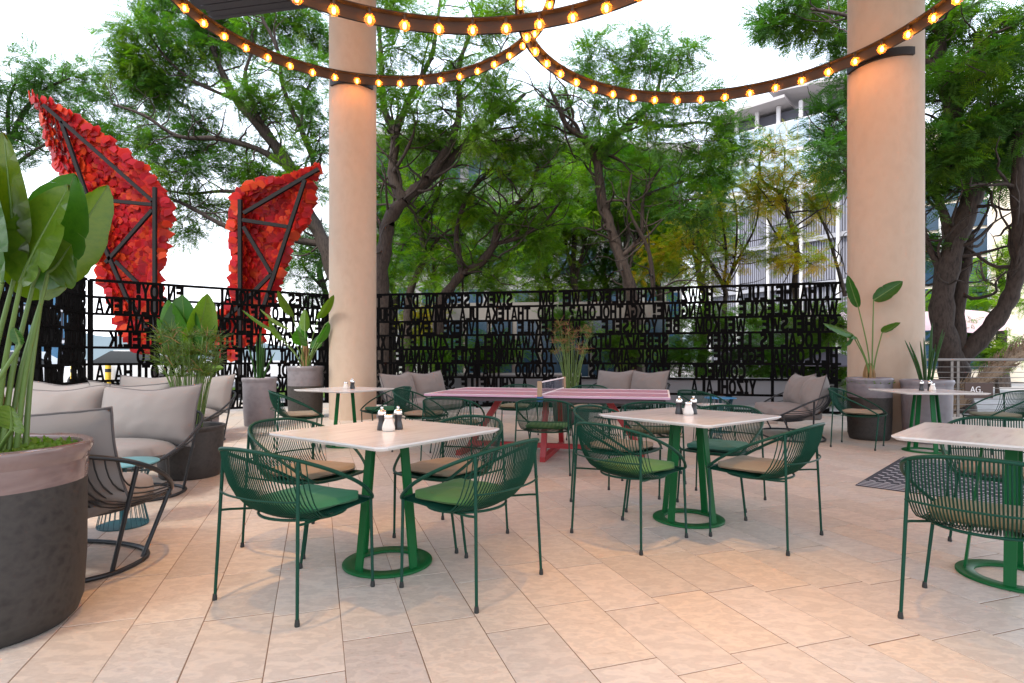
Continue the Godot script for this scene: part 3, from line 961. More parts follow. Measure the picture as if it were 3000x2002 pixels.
# a paddle leaf between base and tip; side is the across direction; tears cut the edges
func blade(g: G, base: Vector3, tip: Vector3, w: float, side: Vector3, bend: float, tears: int, fold := .35, sd := 1) -> void:
	var ax := tip - base
	var L := ax.length()
	var y := ax / L
	var x := (side - y * side.dot(y)).normalized()
	var z := x.cross(y)
	var n := 16
	var mid := []
	for i in n + 1:
		var s := float(i) / n
		mid.append(base + y * (L * s) + z * (bend * sin(s * PI * .5) * s))
	for sg: float in [-1.0, 1.0]:
		var cuts := []
		for k in tears: cuts.append(int(fposmod(sin(sd * 12.9 + k * 7.7 + sg * 3.1) * 437.0, 1.0) * (n - 4)) + 3)
		var prev := -1
		var lift := 0.0
		for i in n:
			if i in cuts: lift = (fposmod(sin(i * 5.3 + sd * 2.2 + sg) * 91.0, 1.0) - .5) * .5
			var q4 := []
			for e in [0, 1]:
				var s := float(i + e) / n
				var ww := w * pow(sin(PI * pow(clampf(s * .985 + .012, 0, 1), .8)), .62)
				var cut := 1.0
				if (e == 0 and i in cuts) or (e == 1 and (i + 1) in cuts): cut = .93
				q4.append([mid[i + e], mid[i + e] + x * sg * ww * .55 * cos(fold * .6) + z * (ww * .5 * sin(fold) + .012 * sin(s * 40.0)), mid[i + e] + (x * sg * ww * cos(fold + lift) * cut + z * ww * (sin(fold) * .8 + lift * .4) - y * ww * .08)])
			var a: Array = q4[0]; var b: Array = q4[1]
			for k in 2:
				var s := g.v.size()
				var n0 := (z - x * sg * (.15 + .25 * k)).normalized(); var n1 := (z - x * sg * (.15 + .25 * (k + 1))).normalized()
				for pt in [[a[k], n0], [b[k], n0], [b[k + 1], n1], [a[k + 1], n1]]: g.vert(pt[0], pt[1], Vector2(sg * k, i))
				g.tri(s, s + 1, s + 2); g.tri(s, s + 2, s + 3)
func paddle_plant(label: String, root: Vector3, leaves: Array, leaf_mat: Array, stem: Material, group := "", trunk_h := .0) -> void:
	var t := thing("paddle_leaf_plant", label, "plant", root, 0, group)
	var k := 0
	for l in leaves:       # [stem base offset, blade base, tip, half width, side, bend, tears] in the place's axes
		k += 1
		var b: Vector3 = l[1] - root; var e: Vector3 = l[2] - root
		var s0: Vector3 = l[0]
		var lf := Node3D.new(); lf.name = "leaf"; t.add_child(lf, true)
		var g := G.new()
		var m := (s0 + b) * .5; m = Vector3(lerpf(s0.x, b.x, .35), m.y, lerpf(s0.z, b.z, .35))
		g.tube(spline([s0, m, b], 5), .008 * l[3] / .16 + .006, .008, 7)
		var ax := e - b
		var y := ax.normalized()
		var x: Vector3 = (l[4] - y * l[4].dot(y)).normalized()
		var z := x.cross(y)
		var rib := []
		for i in 9:
			var s := i / 8.0
			rib.append(b + ax * s + z * (l[5] * sin(s * PI * .5) * s))
		g.tube(rib, .009, .002, 6)
		put("stalk", g.mesh(), stem, lf)
		g = G.new()
		blade(g, b, e, l[3], l[4], l[5], l[6], .3, k * 3 + int(root.x * 7))
		put("blade", g.mesh(), leaf_mat[k % leaf_mat.size()], lf)
	if trunk_h > 0.0:
		var g := G.new()
		for i in 7:
			var a := TAU * i / 7.0
			g.tube(spline([Vector3(cos(a) * .05, 0, sin(a) * .05), Vector3(cos(a) * .06, trunk_h * .5, sin(a) * .06), Vector3(cos(a) * .03, trunk_h, sin(a) * .03)], 3), .03, .012, 6)
		put("stem_sheaths", g.mesh(), mats.sheath, t)
func auto_leaves(root: Vector3, n: int, hmin: float, hmax: float, spread: float, w: float, sd: int) -> Array:
	var r := RandomNumberGenerator.new(); r.seed = sd
	var o := []
	for i in n:
		var a := TAU * (i * .382) + r.randf_range(-.3, .3) + sd
		var dr := Vector3(cos(a), 0, sin(a))
		var hh := lerpf(hmin, hmax, r.randf())
		var b := root + dr * spread * r.randf_range(.35, .8) + Vector3(0, hh, 0)
		var e := b + dr * r.randf_range(.12, .4) * (1 + spread) + Vector3(0, r.randf_range(.12, .42), 0)
		o.append([dr * .03, b, e, w * r.randf_range(.75, 1.1), Vector3.UP.cross(dr) + Vector3(0, r.randf_range(-.3, .3), 0), -r.randf_range(.03, .12), r.randi() % 4])
	return o
func papyrus(label: String, root: Vector3, n: int, h: float, spread: float, red: float, sd: int) -> void:
	var t := thing("papyrus_plant", label, "plant", root, 0)
	var r := RandomNumberGenerator.new(); r.seed = sd
	var g := G.new(); var g2 := G.new(); var g3 := G.new()
	for i in n:
		var a := r.randf_range(0, TAU); var s := sqrt(r.randf())
		var b := Vector3(cos(a), 0, sin(a)) * s * .1
		var e := Vector3(cos(a) * spread * s, h * r.randf_range(.55, 1.0), sin(a) * spread * s)
		var pts := spline([b, b.lerp(e, .5) + Vector3(0, h * .12, 0), e], 4)
		g.tube(pts, .005, .0025, 4, false, false)
		for k in 13:
			var d := Vector3(r.randf_range(-1, 1), r.randf_range(.05, 1.1), r.randf_range(-1, 1)).normalized()
			var tgt := g3 if r.randf() < red else g2
			var l := r.randf_range(.09, .2)
			tgt.tube([e, e + d * l * .6, e + d * l + Vector3(0, -.025, 0)], .0035, .001, 3, false, false)
	put("stems", g.mesh(), mats.stem, t).set_meta("kind", "stuff")
	put("leaf_tufts", g2.mesh(), mats.leaf_b, t).set_meta("kind", "stuff")
	if red > 0: put("dry_tips", g3.mesh(), mats.dry_tip, t).set_meta("kind", "stuff")
func blades_plant(label: String, root: Vector3, n: int, h: float, sd: int) -> void:
	var t := thing("spear_leaf_plant", label, "plant", root, 0)
	var r := RandomNumberGenerator.new(); r.seed = sd
	for i in n:
		var a := r.randf_range(0, TAU)
		var d := Vector3(cos(a), 0, sin(a))
		var g := G.new()
		var hh := h * r.randf_range(.5, 1.0)
		var lean := r.randf_range(.03, .32)
		g.tuber(spline([d * .05, d * (.05 + lean * .4) + Vector3(0, hh * .5, 0), d * (.05 + lean) + Vector3(0, hh, 0)], 4), [.012, .014, .015, .0155, .016, .015, .012, .008, .002], 6)
		put("leaf", g.mesh(), mats.leaf_d, t)
func moss(label: String, root: Vector3, r0: float, n: int, sd: int) -> void:
	var g := G.new()
	var r := RandomNumberGenerator.new(); r.seed = sd
	for i in n:
		var a := r.randf_range(0, TAU); var s := sqrt(r.randf()) * r0
		var p := Vector3(cos(a) * s, r.randf_range(0, .05), sin(a) * s)
		var d := Vector3(r.randf_range(-1, 1), r.randf_range(.2, 1), r.randf_range(-1, 1)).normalized()
		var x := d.cross(Vector3(r.randf(), r.randf(), r.randf()).normalized()).normalized() * .011
		g.face([p, p + d * .014 + x, p + d * .032, p + d * .014 - x], x.cross(d).normalized())
	var o := put("ground_cover", g.mesh(), mats.leaf_m)
	o.position = root
	tag(o, label, "ground cover", "", "stuff")

func plants() -> void:
	var lt := noise_tex(256, .03, 15, [lin(.075, .15, .022), lin(.1, .19, .026), lin(.125, .21, .028), lin(.085, .17, .026)], 4, Vector2(1, 1))
	for w in [["leaf_a", .7, .9, .8, .28], ["leaf_b", 1.0, 1.0, .8, .3], ["leaf_c", 1.3, 1.2, .6, .3], ["leaf_d", .55, .75, .8, .42], ["leaf_m", 1.5, 1.1, .7, .6]]:
		var m: StandardMaterial3D = textured(w[0], lt, 3.0, w[4], false, null, 0, Color(minf(w[1], 1.0), minf(w[2], 1.0), minf(w[3], 1.0)))
		m.backlight_enabled = true; m.backlight = Color(.8, .95, .2)
	mats.leaf_c.albedo_color = lin(1.0, .85, .3)
	mat("stem", lin(.09, .16, .03), .5); mat("sheath", lin(.2, .12, .045), .7); mat("dry_tip", lin(.28, .13, .06), .8)
	var glaze_tex := noise_tex(256, .02, 23, [lin(.12, .08, .075), lin(.165, .115, .107), lin(.2, .145, .135), lin(.145, .1, .093)], 4, Vector2(.6, 2.0))
	var glaze := textured("pot_glaze", glaze_tex, 1.2, .1)
	var rough_tex := noise_tex(512, .03, 24, [lin(.007, .0065, .0065), lin(.024, .021, .019), lin(.036, .032, .028), lin(.026, .023, .021), lin(.009, .008, .008)], 6)
	var rough := textured("pot_rough", rough_tex, .8, .6, false, rough_tex, .08)
	var grey_tex := noise_tex(256, .02, 25, [lin(.14, .128, .14), lin(.175, .162, .175), lin(.195, .182, .195)], 4)
	var grey := textured("pot_grey", grey_tex, 1.5, .45)
	var greyg := textured("pot_grey_gloss", grey_tex, 1.5, .2)
	# big planter beside the sofas
	var p1 := Vector3(-2.29, 0, -2.52)
	planter("huge planter, glossy mauve glaze above a rough dark base, beside the sofas", p1, .375, .79, rough, glaze, .62)
	var r1 := p1 + Vector3(0, .7, 0)
	var LV := []
	var lf := func(s0: Vector3, bu: float, bv: float, bd: float, tu: float, tv: float, td: float, w: float, side: Vector3, bend: float, tears: int):
		LV.append([s0, at(bu, bv, bd), at(tu, tv, td), w, side, bend, tears])
	lf.call(Vector3(.03, 0, .05), 45, 800, 2.5, 34, 395, 2.42, .15, Vector3(1, 0, .25), .03, 1)
	lf.call(Vector3(.05, 0, .0), 60, 830, 2.45, 165, 530, 2.4, .17, Vector3(1, -.3, .4), -.05, 2)
	lf.call(Vector3(.08, 0, .0), 95, 840, 2.6, 232, 515, 2.6, .16, Vector3(.7, -.6, -.3), .05, 3)
	lf.call(Vector3(.08, 0, -.03), 135, 835, 2.7, 300, 545, 2.85, .13, Vector3(.4, -.5, -.8), .05, 4)
	lf.call(Vector3(.1, 0, -.05), 140, 800, 2.55, 240, 745, 2.6, .14, Vector3(.2, -1, .2), .1, 2)
	lf.call(Vector3(-.03, 0, .05), 5, 830, 2.4, -40, 450, 2.45, .15, Vector3(1, .2, .5), .04, 2)
	lf.call(Vector3(-.04, 0, -.05), -60, 800, 2.6, -140, 420, 2.6, .17, Vector3(1, .3, -.2), -.04, 2)
	lf.call(Vector3(.09, 0, .04), 35, 1260, 2.35, 45, 1185, 2.33, .09, Vector3(1, 0, .2), .02, 0)
	lf.call(Vector3(.03, 0, .12), 60, 1010, 2.45, 55, 960, 2.45, .035, Vector3(1, 0, .2), .02, 0)
	lf.call(Vector3(0.1, 0, -.1), 120, 880, 2.75, 130, 640, 2.8, .15, Vector3(1, 0, -.3), .05, 2)
	paddle_plant("tall paddle leaved plant with torn glossy leaves in the huge mauve planter", r1, LV, [mats.leaf_a, mats.leaf_c, mats.leaf_b], mats.stem, "", .5)
	moss("tiny leaved green ground cover in the huge mauve planter", p1 + Vector3(0, .71, 0), .35, 1600, 5)
	# planter with grass in front of the fence corner
	var p2 := Vector3(-3.7, 0, -5.75)
	p2 = fl(575, 1395); p2.x = -3.17; p2.z = -5.75
	planter("dark charcoal planter between two back to back sofas", p2, .3, .5, rough, rough, .0)
	papyrus("feathery papyrus with reddish tips in the charcoal planter behind the sofas", p2 + Vector3(0, .43, 0), 90, .98, .3, .04, 7)
	# big leaf pot by the sofas
	var p5 := at(548, 1160, 8.6); p5.y = 0; p5.z = -8.9
	planter("pale grey planter behind the sofas by the fence", p5, .3, .62, grey, grey, .0)
	var r5 := p5 + Vector3(0, .55, 0)
	var L5 := []
	for w in [[548, 1060, 540, 865, .36, 1, 0, .1], [570, 1040, 605, 860, .24, .7, .4, -.5], [520, 1030, 470, 930, .14, .6, -.7, .1], [590, 1030, 640, 960, .12, .6, .6, .4], [560, 1080, 650, 1080, .09, .1, 1, .2], [540, 1060, 500, 880, .28, 1, .2, .3]]:
		L5.append([Vector3(.02, 0, .02), at(w[0], w[1], 8.85), at(w[2], w[3], 8.8), w[4], Vector3(w[5], w[6], w[7]), .05, 1])
	paddle_plant("plant with wide round dark green leaves rising behind the sofas", r5, L5, [mats.leaf_a, mats.leaf_d, mats.leaf_b], mats.stem, "", .35)
	# grey cylinder
	var p3 := fl(741, 1252)
	planter("plain light grey cylinder planter beside the fence", p3 + Vector3(0, 0, -.25), .27, .82, grey, grey, .0)
	blades_plant("few thick upright stems in the plain grey planter", p3 + Vector3(0, .72, -.25), 9, .95, 12)
	# by the slimmer column
	var p4 := Vector3(-4.0, 0, -11.3)
	planter("grey planter with dark base standing before the slimmer column", p4, .33, 1.0, rough, greyg, .62)
	paddle_plant("paddle leaved plant spreading in front of the slimmer column", p4 + Vector3(0, .88, 0), auto_leaves(p4 + Vector3(0, .88, 0), 13, .45, 1.1, .75, .14, 4), [mats.leaf_b, mats.leaf_a, mats.leaf_c], mats.stem, "", .6)
	moss("mossy ground cover in the planter before the slimmer column", p4 + Vector3(0, .9, 0), .3, 500, 9)
	# by the thick column
	var p6 := Vector3(5.12, 0, -8.36)
	planter("two toned planter, lilac glaze over a dark base, before the thick column", p6, .285, .88, rough, greyg, .6)
	var r6 := p6 + Vector3(0, .78, 0)
	var L6 := []
	for w in [[2560, 880, 2645, 825, .11, .4, -.9, .2, .0], [2585, 975, 2640, 962, .12, .0, -.3, 1, .08], [2515, 900, 2480, 810, .08, .7, -.3, .6, -.05], [2510, 990, 2430, 935, .1, .3, -.8, .5, .1], [2500, 985, 2470, 1010, .08, .4, .8, .2, .03]]:
		L6.append([Vector3(.02, 0, .03), at(w[0], w[1], 8.25), at(w[2], w[3], 8.2), w[4], Vector3(w[5], w[6], w[7]), w[8], 2])
	paddle_plant("sparse plant with long bare stalks and few leaves before the thick column", r6, L6, [mats.leaf_a, mats.leaf_d], mats.stem, "", .3)
	moss("mossy ground cover in the lilac planter before the thick column", p6 + Vector3(0, .79, 0), .3, 500, 19)
	var p7 := Vector3(5.72, 0, -8.05)
	planter("plain lilac grey planter beside the railing table", p7, .3, .86, grey, grey, .0)
	blades_plant("spiky spear leaved plant beside the railing table", p7 + Vector3(0, .76, 0), 11, .9, 31)
	# behind the table tennis table
	var p8 := Vector3(1.05, 0, -10.4)
	planter("charcoal planter behind the table tennis table", p8, .34, .55, rough, rough, .0)
	papyrus("papyrus with rusty tips behind the table tennis table", p8 + Vector3(0, .48, 0), 42, 1.3, .38, .5, 17)

# ---- red wing sculptures of overlapping shards
func sculpture(label: String, px: Array, beams: Array, D: float, sd: int) -> void:
	var r := RandomNumberGenerator.new(); r.seed = sd
	var poly := PackedVector2Array()
	for p in px: poly.append(Vector2(p[0], p[1]))
	var c := Vector2.ZERO
	for p in poly: c += p
	c /= poly.size()
	var base := at(c.x, c.y, D); base.y = 0
	var t := thing("wing_sculpture", label, "sculpture", base, 0, "red wing sculptures")
	var meshes := []
	for k in 5:
		var pg := PackedVector2Array()
		var n := 5 + k % 2
		for i in n:
			var a := TAU * i / n + r.randf_range(-.2, .2)
			pg.append(Vector2(cos(a) * .5 * r.randf_range(.85, 1.1), sin(a) * .42 * r.randf_range(.85, 1.1)))
		var g := G.new(); g.prism(pg, -.012, .012, Transform3D.IDENTITY, .03)
		meshes.append(g.mesh())
	var cols := []
	for w in [[.33, .009, .013], [.41, .014, .013], [.23, .006, .013], [.46, .032, .013], [.35, .011, .024], [.48, .055, .015]]:
		var m := mat("shard_%d" % cols.size(), lin(w[0], w[1], w[2]), .3, 0.0, .3)
		m.backlight_enabled = true; m.backlight = Color(.9, .5, .3)
		cols.append(m)
	var dist := func(p: Vector2) -> float:
		var b := 1e9
		for i in poly.size():
			b = minf(b, p.distance_to(Geometry2D.get_closest_point_to_segment(p, poly[i], poly[(i + 1) % poly.size()])))
		return b
	var place := func(p: Vector2, size: Vector2, ang: float, bias: float):
		var dd: float = dist.call(p)
		var bulge := .75 * (1.0 - exp(-dd / 60.0)) + bias
		var w := at(p.x, p.y, D + bulge)
		var b := Basis(Vector3.UP, (p.x - c.x) * .003 + r.randf_range(-.1, .1)) * Basis(Vector3.RIGHT, r.randf_range(.0, .16)) * Basis(Vector3.BACK, ang)
		b = b.scaled_local(Vector3(size.x, size.y, 1.0))
		put("shard", meshes[r.randi() % 5], cols[r.randi() % 6], t, Transform3D(b, w - base))
	var k := D / F
	var box := Rect2(poly[0], Vector2.ZERO)
	for p in poly: box = box.expand(p)
	var pts := []
	var small := []
	for i in 6: small.append(G.new())
	var y := box.position.y
	var row := 0
	while y < box.end.y:
		var x := box.position.x + (13.0 if row % 2 else 0.0)
		while x < box.end.x:
			var p := Vector2(x + r.randf_range(-4, 4), y + r.randf_range(-3, 3))
			if Geometry2D.is_point_in_polygon(p, poly): pts.append(p)
			x += 22.0
		y += 16.0; row += 1
	for p in pts:
		place.call(p, Vector2(r.randf_range(42, 58), r.randf_range(36, 48)) * k, r.randf_range(-.35, .35), r.randf_range(0, .06))
	# smaller shards between them, too many to pick apart
	for i in 900:
		var p := Vector2(r.randf_range(box.position.x, box.end.x), r.randf_range(box.position.y, box.end.y))
		if not Geometry2D.is_point_in_polygon(p, poly): continue
		var dd: float = dist.call(p)
		var w := at(p.x, p.y, D + .75 * (1.0 - exp(-dd / 60.0)) - .07) - base
		var b := Basis(Vector3.UP, (p.x - c.x) * .003 + r.randf_range(-.3, .3)) * Basis(Vector3.RIGHT, r.randf_range(-.1, .3)) * Basis(Vector3.BACK, r.randf_range(-.6, .6))
		small[r.randi() % 6].prism(PackedVector2Array([Vector2(-13, -7) * k, Vector2(12, -9) * k, Vector2(15, 4) * k, Vector2(2, 11) * k, Vector2(-12, 7) * k]), -.008, .008, Transform3D(b, w))
	for i in 6:
		put("small_shards", small[i].mesh(), cols[i], t).set_meta("kind", "stuff")
	# pointed shards along the outline
	for i in poly.size():
		var a := poly[i]; var b := poly[(i + 1) % poly.size()]
		var n := int(a.distance_to(b) / 15.0) + 1
		for j in n:
			var p := a.lerp(b, (j + .5) / n)
			var out := (b - a).orthogonal().normalized()
			if Geometry2D.is_point_in_polygon(p + out * 4.0, poly): out = -out
			place.call(p - out * 9.0, Vector2(r.randf_range(28, 36), r.randf_range(14, 19)) * k, -out.angle(), .02)
	var steel := mat("sculpture_steel", lin(.014, .012, .012), .65, .0, .25)
	for w in beams:
		var g := G.new()
		var a := at(w[0], w[1], D - .12); var b := at(w[2], w[3], D - .12)
		if w.size() > 4: b.y = 0.0
		g.bar(a - base, b - base, .1, .1)
		put("beam", g.mesh(), steel, t)
func sculptures() -> void:
	sculpture("tall red wing of overlapping shards on a steel frame, behind the corner of the fence", [[83, 270], [165, 308], [286, 384], [357, 442], [424, 496], [464, 545], [491, 598], [493, 643], [487, 696], [478, 735], [469, 770], [458, 834], [465, 880], [480, 930], [488, 965], [468, 1010], [430, 1035], [402, 1030], [366, 990], [344, 950], [330, 896], [308, 852], [292, 825], [281, 790], [279, 758], [273, 718], [270, 680], [245, 600], [192, 527], [152, 469], [129, 402], [107, 321]],
		[[127, 308, 446, 589], [179, 357, 260, 590], [453, 549, 453, 1150, 0], [326, 589, 446, 600], [310, 770, 446, 616], [270, 640, 370, 870], [339, 767, 402, 829], [370, 870, 453, 1000]], 18.0, 3)
	sculpture("shorter red wing of overlapping shards on a steel frame, beside the slimmer column", [[942, 482], [848, 513], [770, 530], [728, 542], [696, 562], [687, 585], [674, 660], [679, 727], [683, 789], [679, 847], [665, 901], [603, 932], [607, 968], [634, 1021], [661, 1053], [690, 1048], [700, 1012], [759, 995], [779, 950], [786, 901], [812, 847], [835, 771], [857, 709], [888, 656], [911, 598], [922, 531]],
		[[703, 585, 703, 1150, 0], [714, 625, 933, 496], [893, 527, 762, 930], [710, 645, 844, 665], [714, 665, 795, 803], [795, 803, 720, 880], [703, 895, 650, 945]], 17.0, 8)

# ---- trees: limbs read from the photograph, twigs and feathery fronds grown around them
var frond_meshes := []
func make_fronds() -> void:
	var r := RandomNumberGenerator.new(); r.seed = 4
	for kind in 3:
		var g := G.new()
		var L := .42
		var n := 10
		for i in n:
			var s := (i + 1.0) / n
			var droop := -.1 * s * s
			var p := Vector3(0, droop, L * s)
			for sg: float in [-1.0, 1.0]:
				var l := .15 * sin(PI * (.18 + .75 * s)) * r.randf_range(.8, 1.15)
				var d := Vector3(sg, r.randf_range(-.25, .15), .55).normalized()
				var w := Vector3(-d.z * sg, 0, d.x * sg).normalized() * .0135
				var nn := Vector3(d.y * -.5 * sg, 1, r.randf_range(-.3, .3)).normalized()
				g.face([p, p + d * l * .45 + w, p + d * l, p + d * l * .45 - w], nn)
		g.face([Vector3(-.004, 0, 0), Vector3(.004, 0, 0), Vector3(.001, -.1, L)], Vector3.UP)
		frond_meshes.append(g.mesh())
	var m := mat("foliage", Color.WHITE, .55, 0.0, .35)
	m.vertex_color_use_as_albedo = true
	m.backlight_enabled = true; m.backlight = Color(.85, 1.0, .4)
func wiggle(pts: Array, amp: float, r: RandomNumberGenerator) -> Array:
	var o := []
	for i in pts.size():
		var p: Vector3 = pts[i]
		if i > 0 and i < pts.size() - 1:
			p += Vector3(r.randf_range(-1, 1), r.randf_range(-.6, .6), r.randf_range(-1, 1)) * amp
		o.append(p)
	return o
# limbs: arrays [r0, r1, x, y, x, y ...] in 2350 px at depth D (+ optional depth drift); blobs: [x, y, rx, ry, (dd)]
func tree(called: String, label: String, cat: String, D: float, limbs: Array, blobs: Array, tones: Array, dens: float, sd: int, group: String, drift := .0, fsize := 1.0) -> void:
	var r := RandomNumberGenerator.new(); r.seed = sd
	var base := q(limbs[0][2], limbs[0][3], D); base.y = 0
	var t := thing(called, label, cat, base, 0, group)
	var bark: Material = mats.bark
	var nodes := []     # [point, radius]
	var g := G.new()
	for k in limbs.size():
		var l = limbs[k]
		var pts := []
		var cnt: int = (l.size() - 2) / 2
		var ph := r.randf_range(-1, 1)
		for i in cnt:
			var dd := drift * ph * (float(i) / cnt) if k > 0 else 0.0
			pts.append(q(l[2 + i * 2], l[3 + i * 2], D + dd))
		if k == 0 and pts[0].y > 0.0: pts.push_front(base + (pts[0] - Vector3(base.x, pts[0].y, base.z)) * .4 - Vector3(0, .1, 0))
		var sm := spline(wiggle(pts, .05, r), 4)
		var rr := []
		for i in sm.size():
			var s := float(i) / (sm.size() - 1)
			var rad: float = lerpf(l[0], l[1], pow(s, .8)) * (1.0 + .12 * sin(i * 1.9 + k))
			if k == 0: rad *= 1.0 + .55 * exp(-s * 9.0)
			rr.append(rad)
			nodes.append([sm[i], rad])
		var loc := []
		for p in sm: loc.append(p - base)
		g.tuber(loc, rr, 9)
	put("trunk", g.mesh(), bark, t)
	g = G.new()
	var sub := []
	if nodes.size() > 30:
		for k in range(12, nodes.size(), 1):
			if nodes[k][1] < .035 or nodes[k][0].y < 2.6: continue
			var p: Vector3 = nodes[k][0]
			var d := (rdir_of(r) + Vector3(0, .45, 0)).normalized()
			var len := r.randf_range(.8, 2.4)
			var pts := [p]
			for i in 6:
				d = (d + rdir_of(r) * .55 + Vector3(0, .12, 0)).normalized()
				p = p + d * len / 6.0
				pts.append(p)
			var sm := spline(pts, 2)
			var loc := []
			for e in sm: loc.append(e - base)
			g.tube(loc, minf(nodes[k][1] * .45, .045), .008, 5, false, false)
			sub.append(pts)
	for pts in sub:
		for i in [3, 5, 6]: nodes.append([pts[i], .025])
	if sub.size() > 0: put("branches", g.mesh(), bark, t).set_meta("kind", "stuff")
	# twigs and fronds
	g = G.new()
	var tw: Array = [[], [], []]
	var cl: Array = [[], [], []]
	for b in blobs:
		var dd: float = b[4] if b.size() > 4 else r.randf_range(-1.0, 1.0)
		var c := q(b[0], b[1], D + dd)
		var k := (D + dd) * 1.2766 / F
		var rx: float = b[2] * k; var ry: float = b[3] * k
		var rz := minf(rx, 1.6) * .9 + .2
		# branch from the nearest limb below
		var best = nodes[0]; var bd := 1e9
		for nd in nodes:
			var e: float = nd[0].distance_to(c) + maxf(0.0, nd[0].y - c.y) * .8
			if e < bd: bd = e; best = nd
		var a: Vector3 = best[0]
		if bd > .3:
			var mid := (a + c) * .5 + Vector3(r.randf_range(-.2, .2), .12 * bd, r.randf_range(-.2, .2))
			var path := spline(wiggle([a, a.lerp(mid, .55), mid, mid.lerp(c, .55), c], .07 * minf(bd, 3.0), r), 3)
			var loc := []
			for p in path: loc.append(p - base)
			g.tube(loc, minf(best[1] * .6, .02 + .018 * bd), .014, 6, false, false)
		var clumps := int(maxf(8.0, rx * ry * 17.0))
		for i in clumps:
			var o := rdir_of(r) * pow(r.randf(), .4) * 1.15
			var e := c + Vector3(o.x * rx, o.y * ry, o.z * rz)
			var s := c.lerp(e, r.randf_range(0, .25))
			if r.randf() < .8:
				var m1 := s.lerp(e, .4) + rdir_of(r) * .12; var m2 := s.lerp(e, .75) + rdir_of(r) * .12
				g.tube([s - base, m1 - base, m2 - base, e - base], .017, .005, 4, false, false)
			var nf := int(dens * r.randf_range(16, 26))
			var tone: Array = tones[r.randi() % tones.size()]
			var cr := .34 * sqrt(fsize)
			for j in nf:
				var d := rdir_of(r)
				d.y = d.y * .55 + .1
				d = d.normalized()
				var p := e + d * r.randf_range(.02, cr) + rdir_of(r) * .12
				var bs := Basis.looking_at(-d, Vector3.UP if absf(d.y) < .95 else Vector3.RIGHT)
				bs = bs * Basis(Vector3.BACK, r.randf_range(-.7, .7)) * Basis(Vector3.RIGHT, r.randf_range(-.2, .5))
				var f := r.randf_range(.7, 1.2) * fsize
				var kk := r.randi() % 3
				tw[kk].append(Transform3D(bs.scaled_local(Vector3(f, f, f)), p - base))
				var v := r.randf_range(.75, 1.25)
				cl[kk].append(Color(tone[0] * v, tone[1] * v, tone[2] * v))
	put("twigs", g.mesh(), bark, t).set_meta("kind", "stuff")
	var crown := Node3D.new(); crown.name = "crown"; t.add_child(crown)
	for kk in 3:
		var mm := MultiMesh.new()
		mm.transform_format = MultiMesh.TRANSFORM_3D
		mm.use_colors = true
		mm.mesh = frond_meshes[kk]
		mm.instance_count = tw[kk].size()
		for i in tw[kk].size():
			mm.set_instance_transform(i, tw[kk][i]); mm.set_instance_color(i, cl[kk][i])
		var o := MultiMeshInstance3D.new()
		o.name = "foliage"; o.set_meta("kind", "stuff"); o.multimesh = mm; o.material_override = mats.foliage
		crown.add_child(o, true)
	total_fronds += tw[0].size() * 3
var total_fronds := 0
func rdir_of(r: RandomNumberGenerator) -> Vector3:
	var z := r.randf_range(-1, 1); var a := r.randf_range(0, TAU); var s := sqrt(1 - z * z)
	return Vector3(s * cos(a), z, s * sin(a))

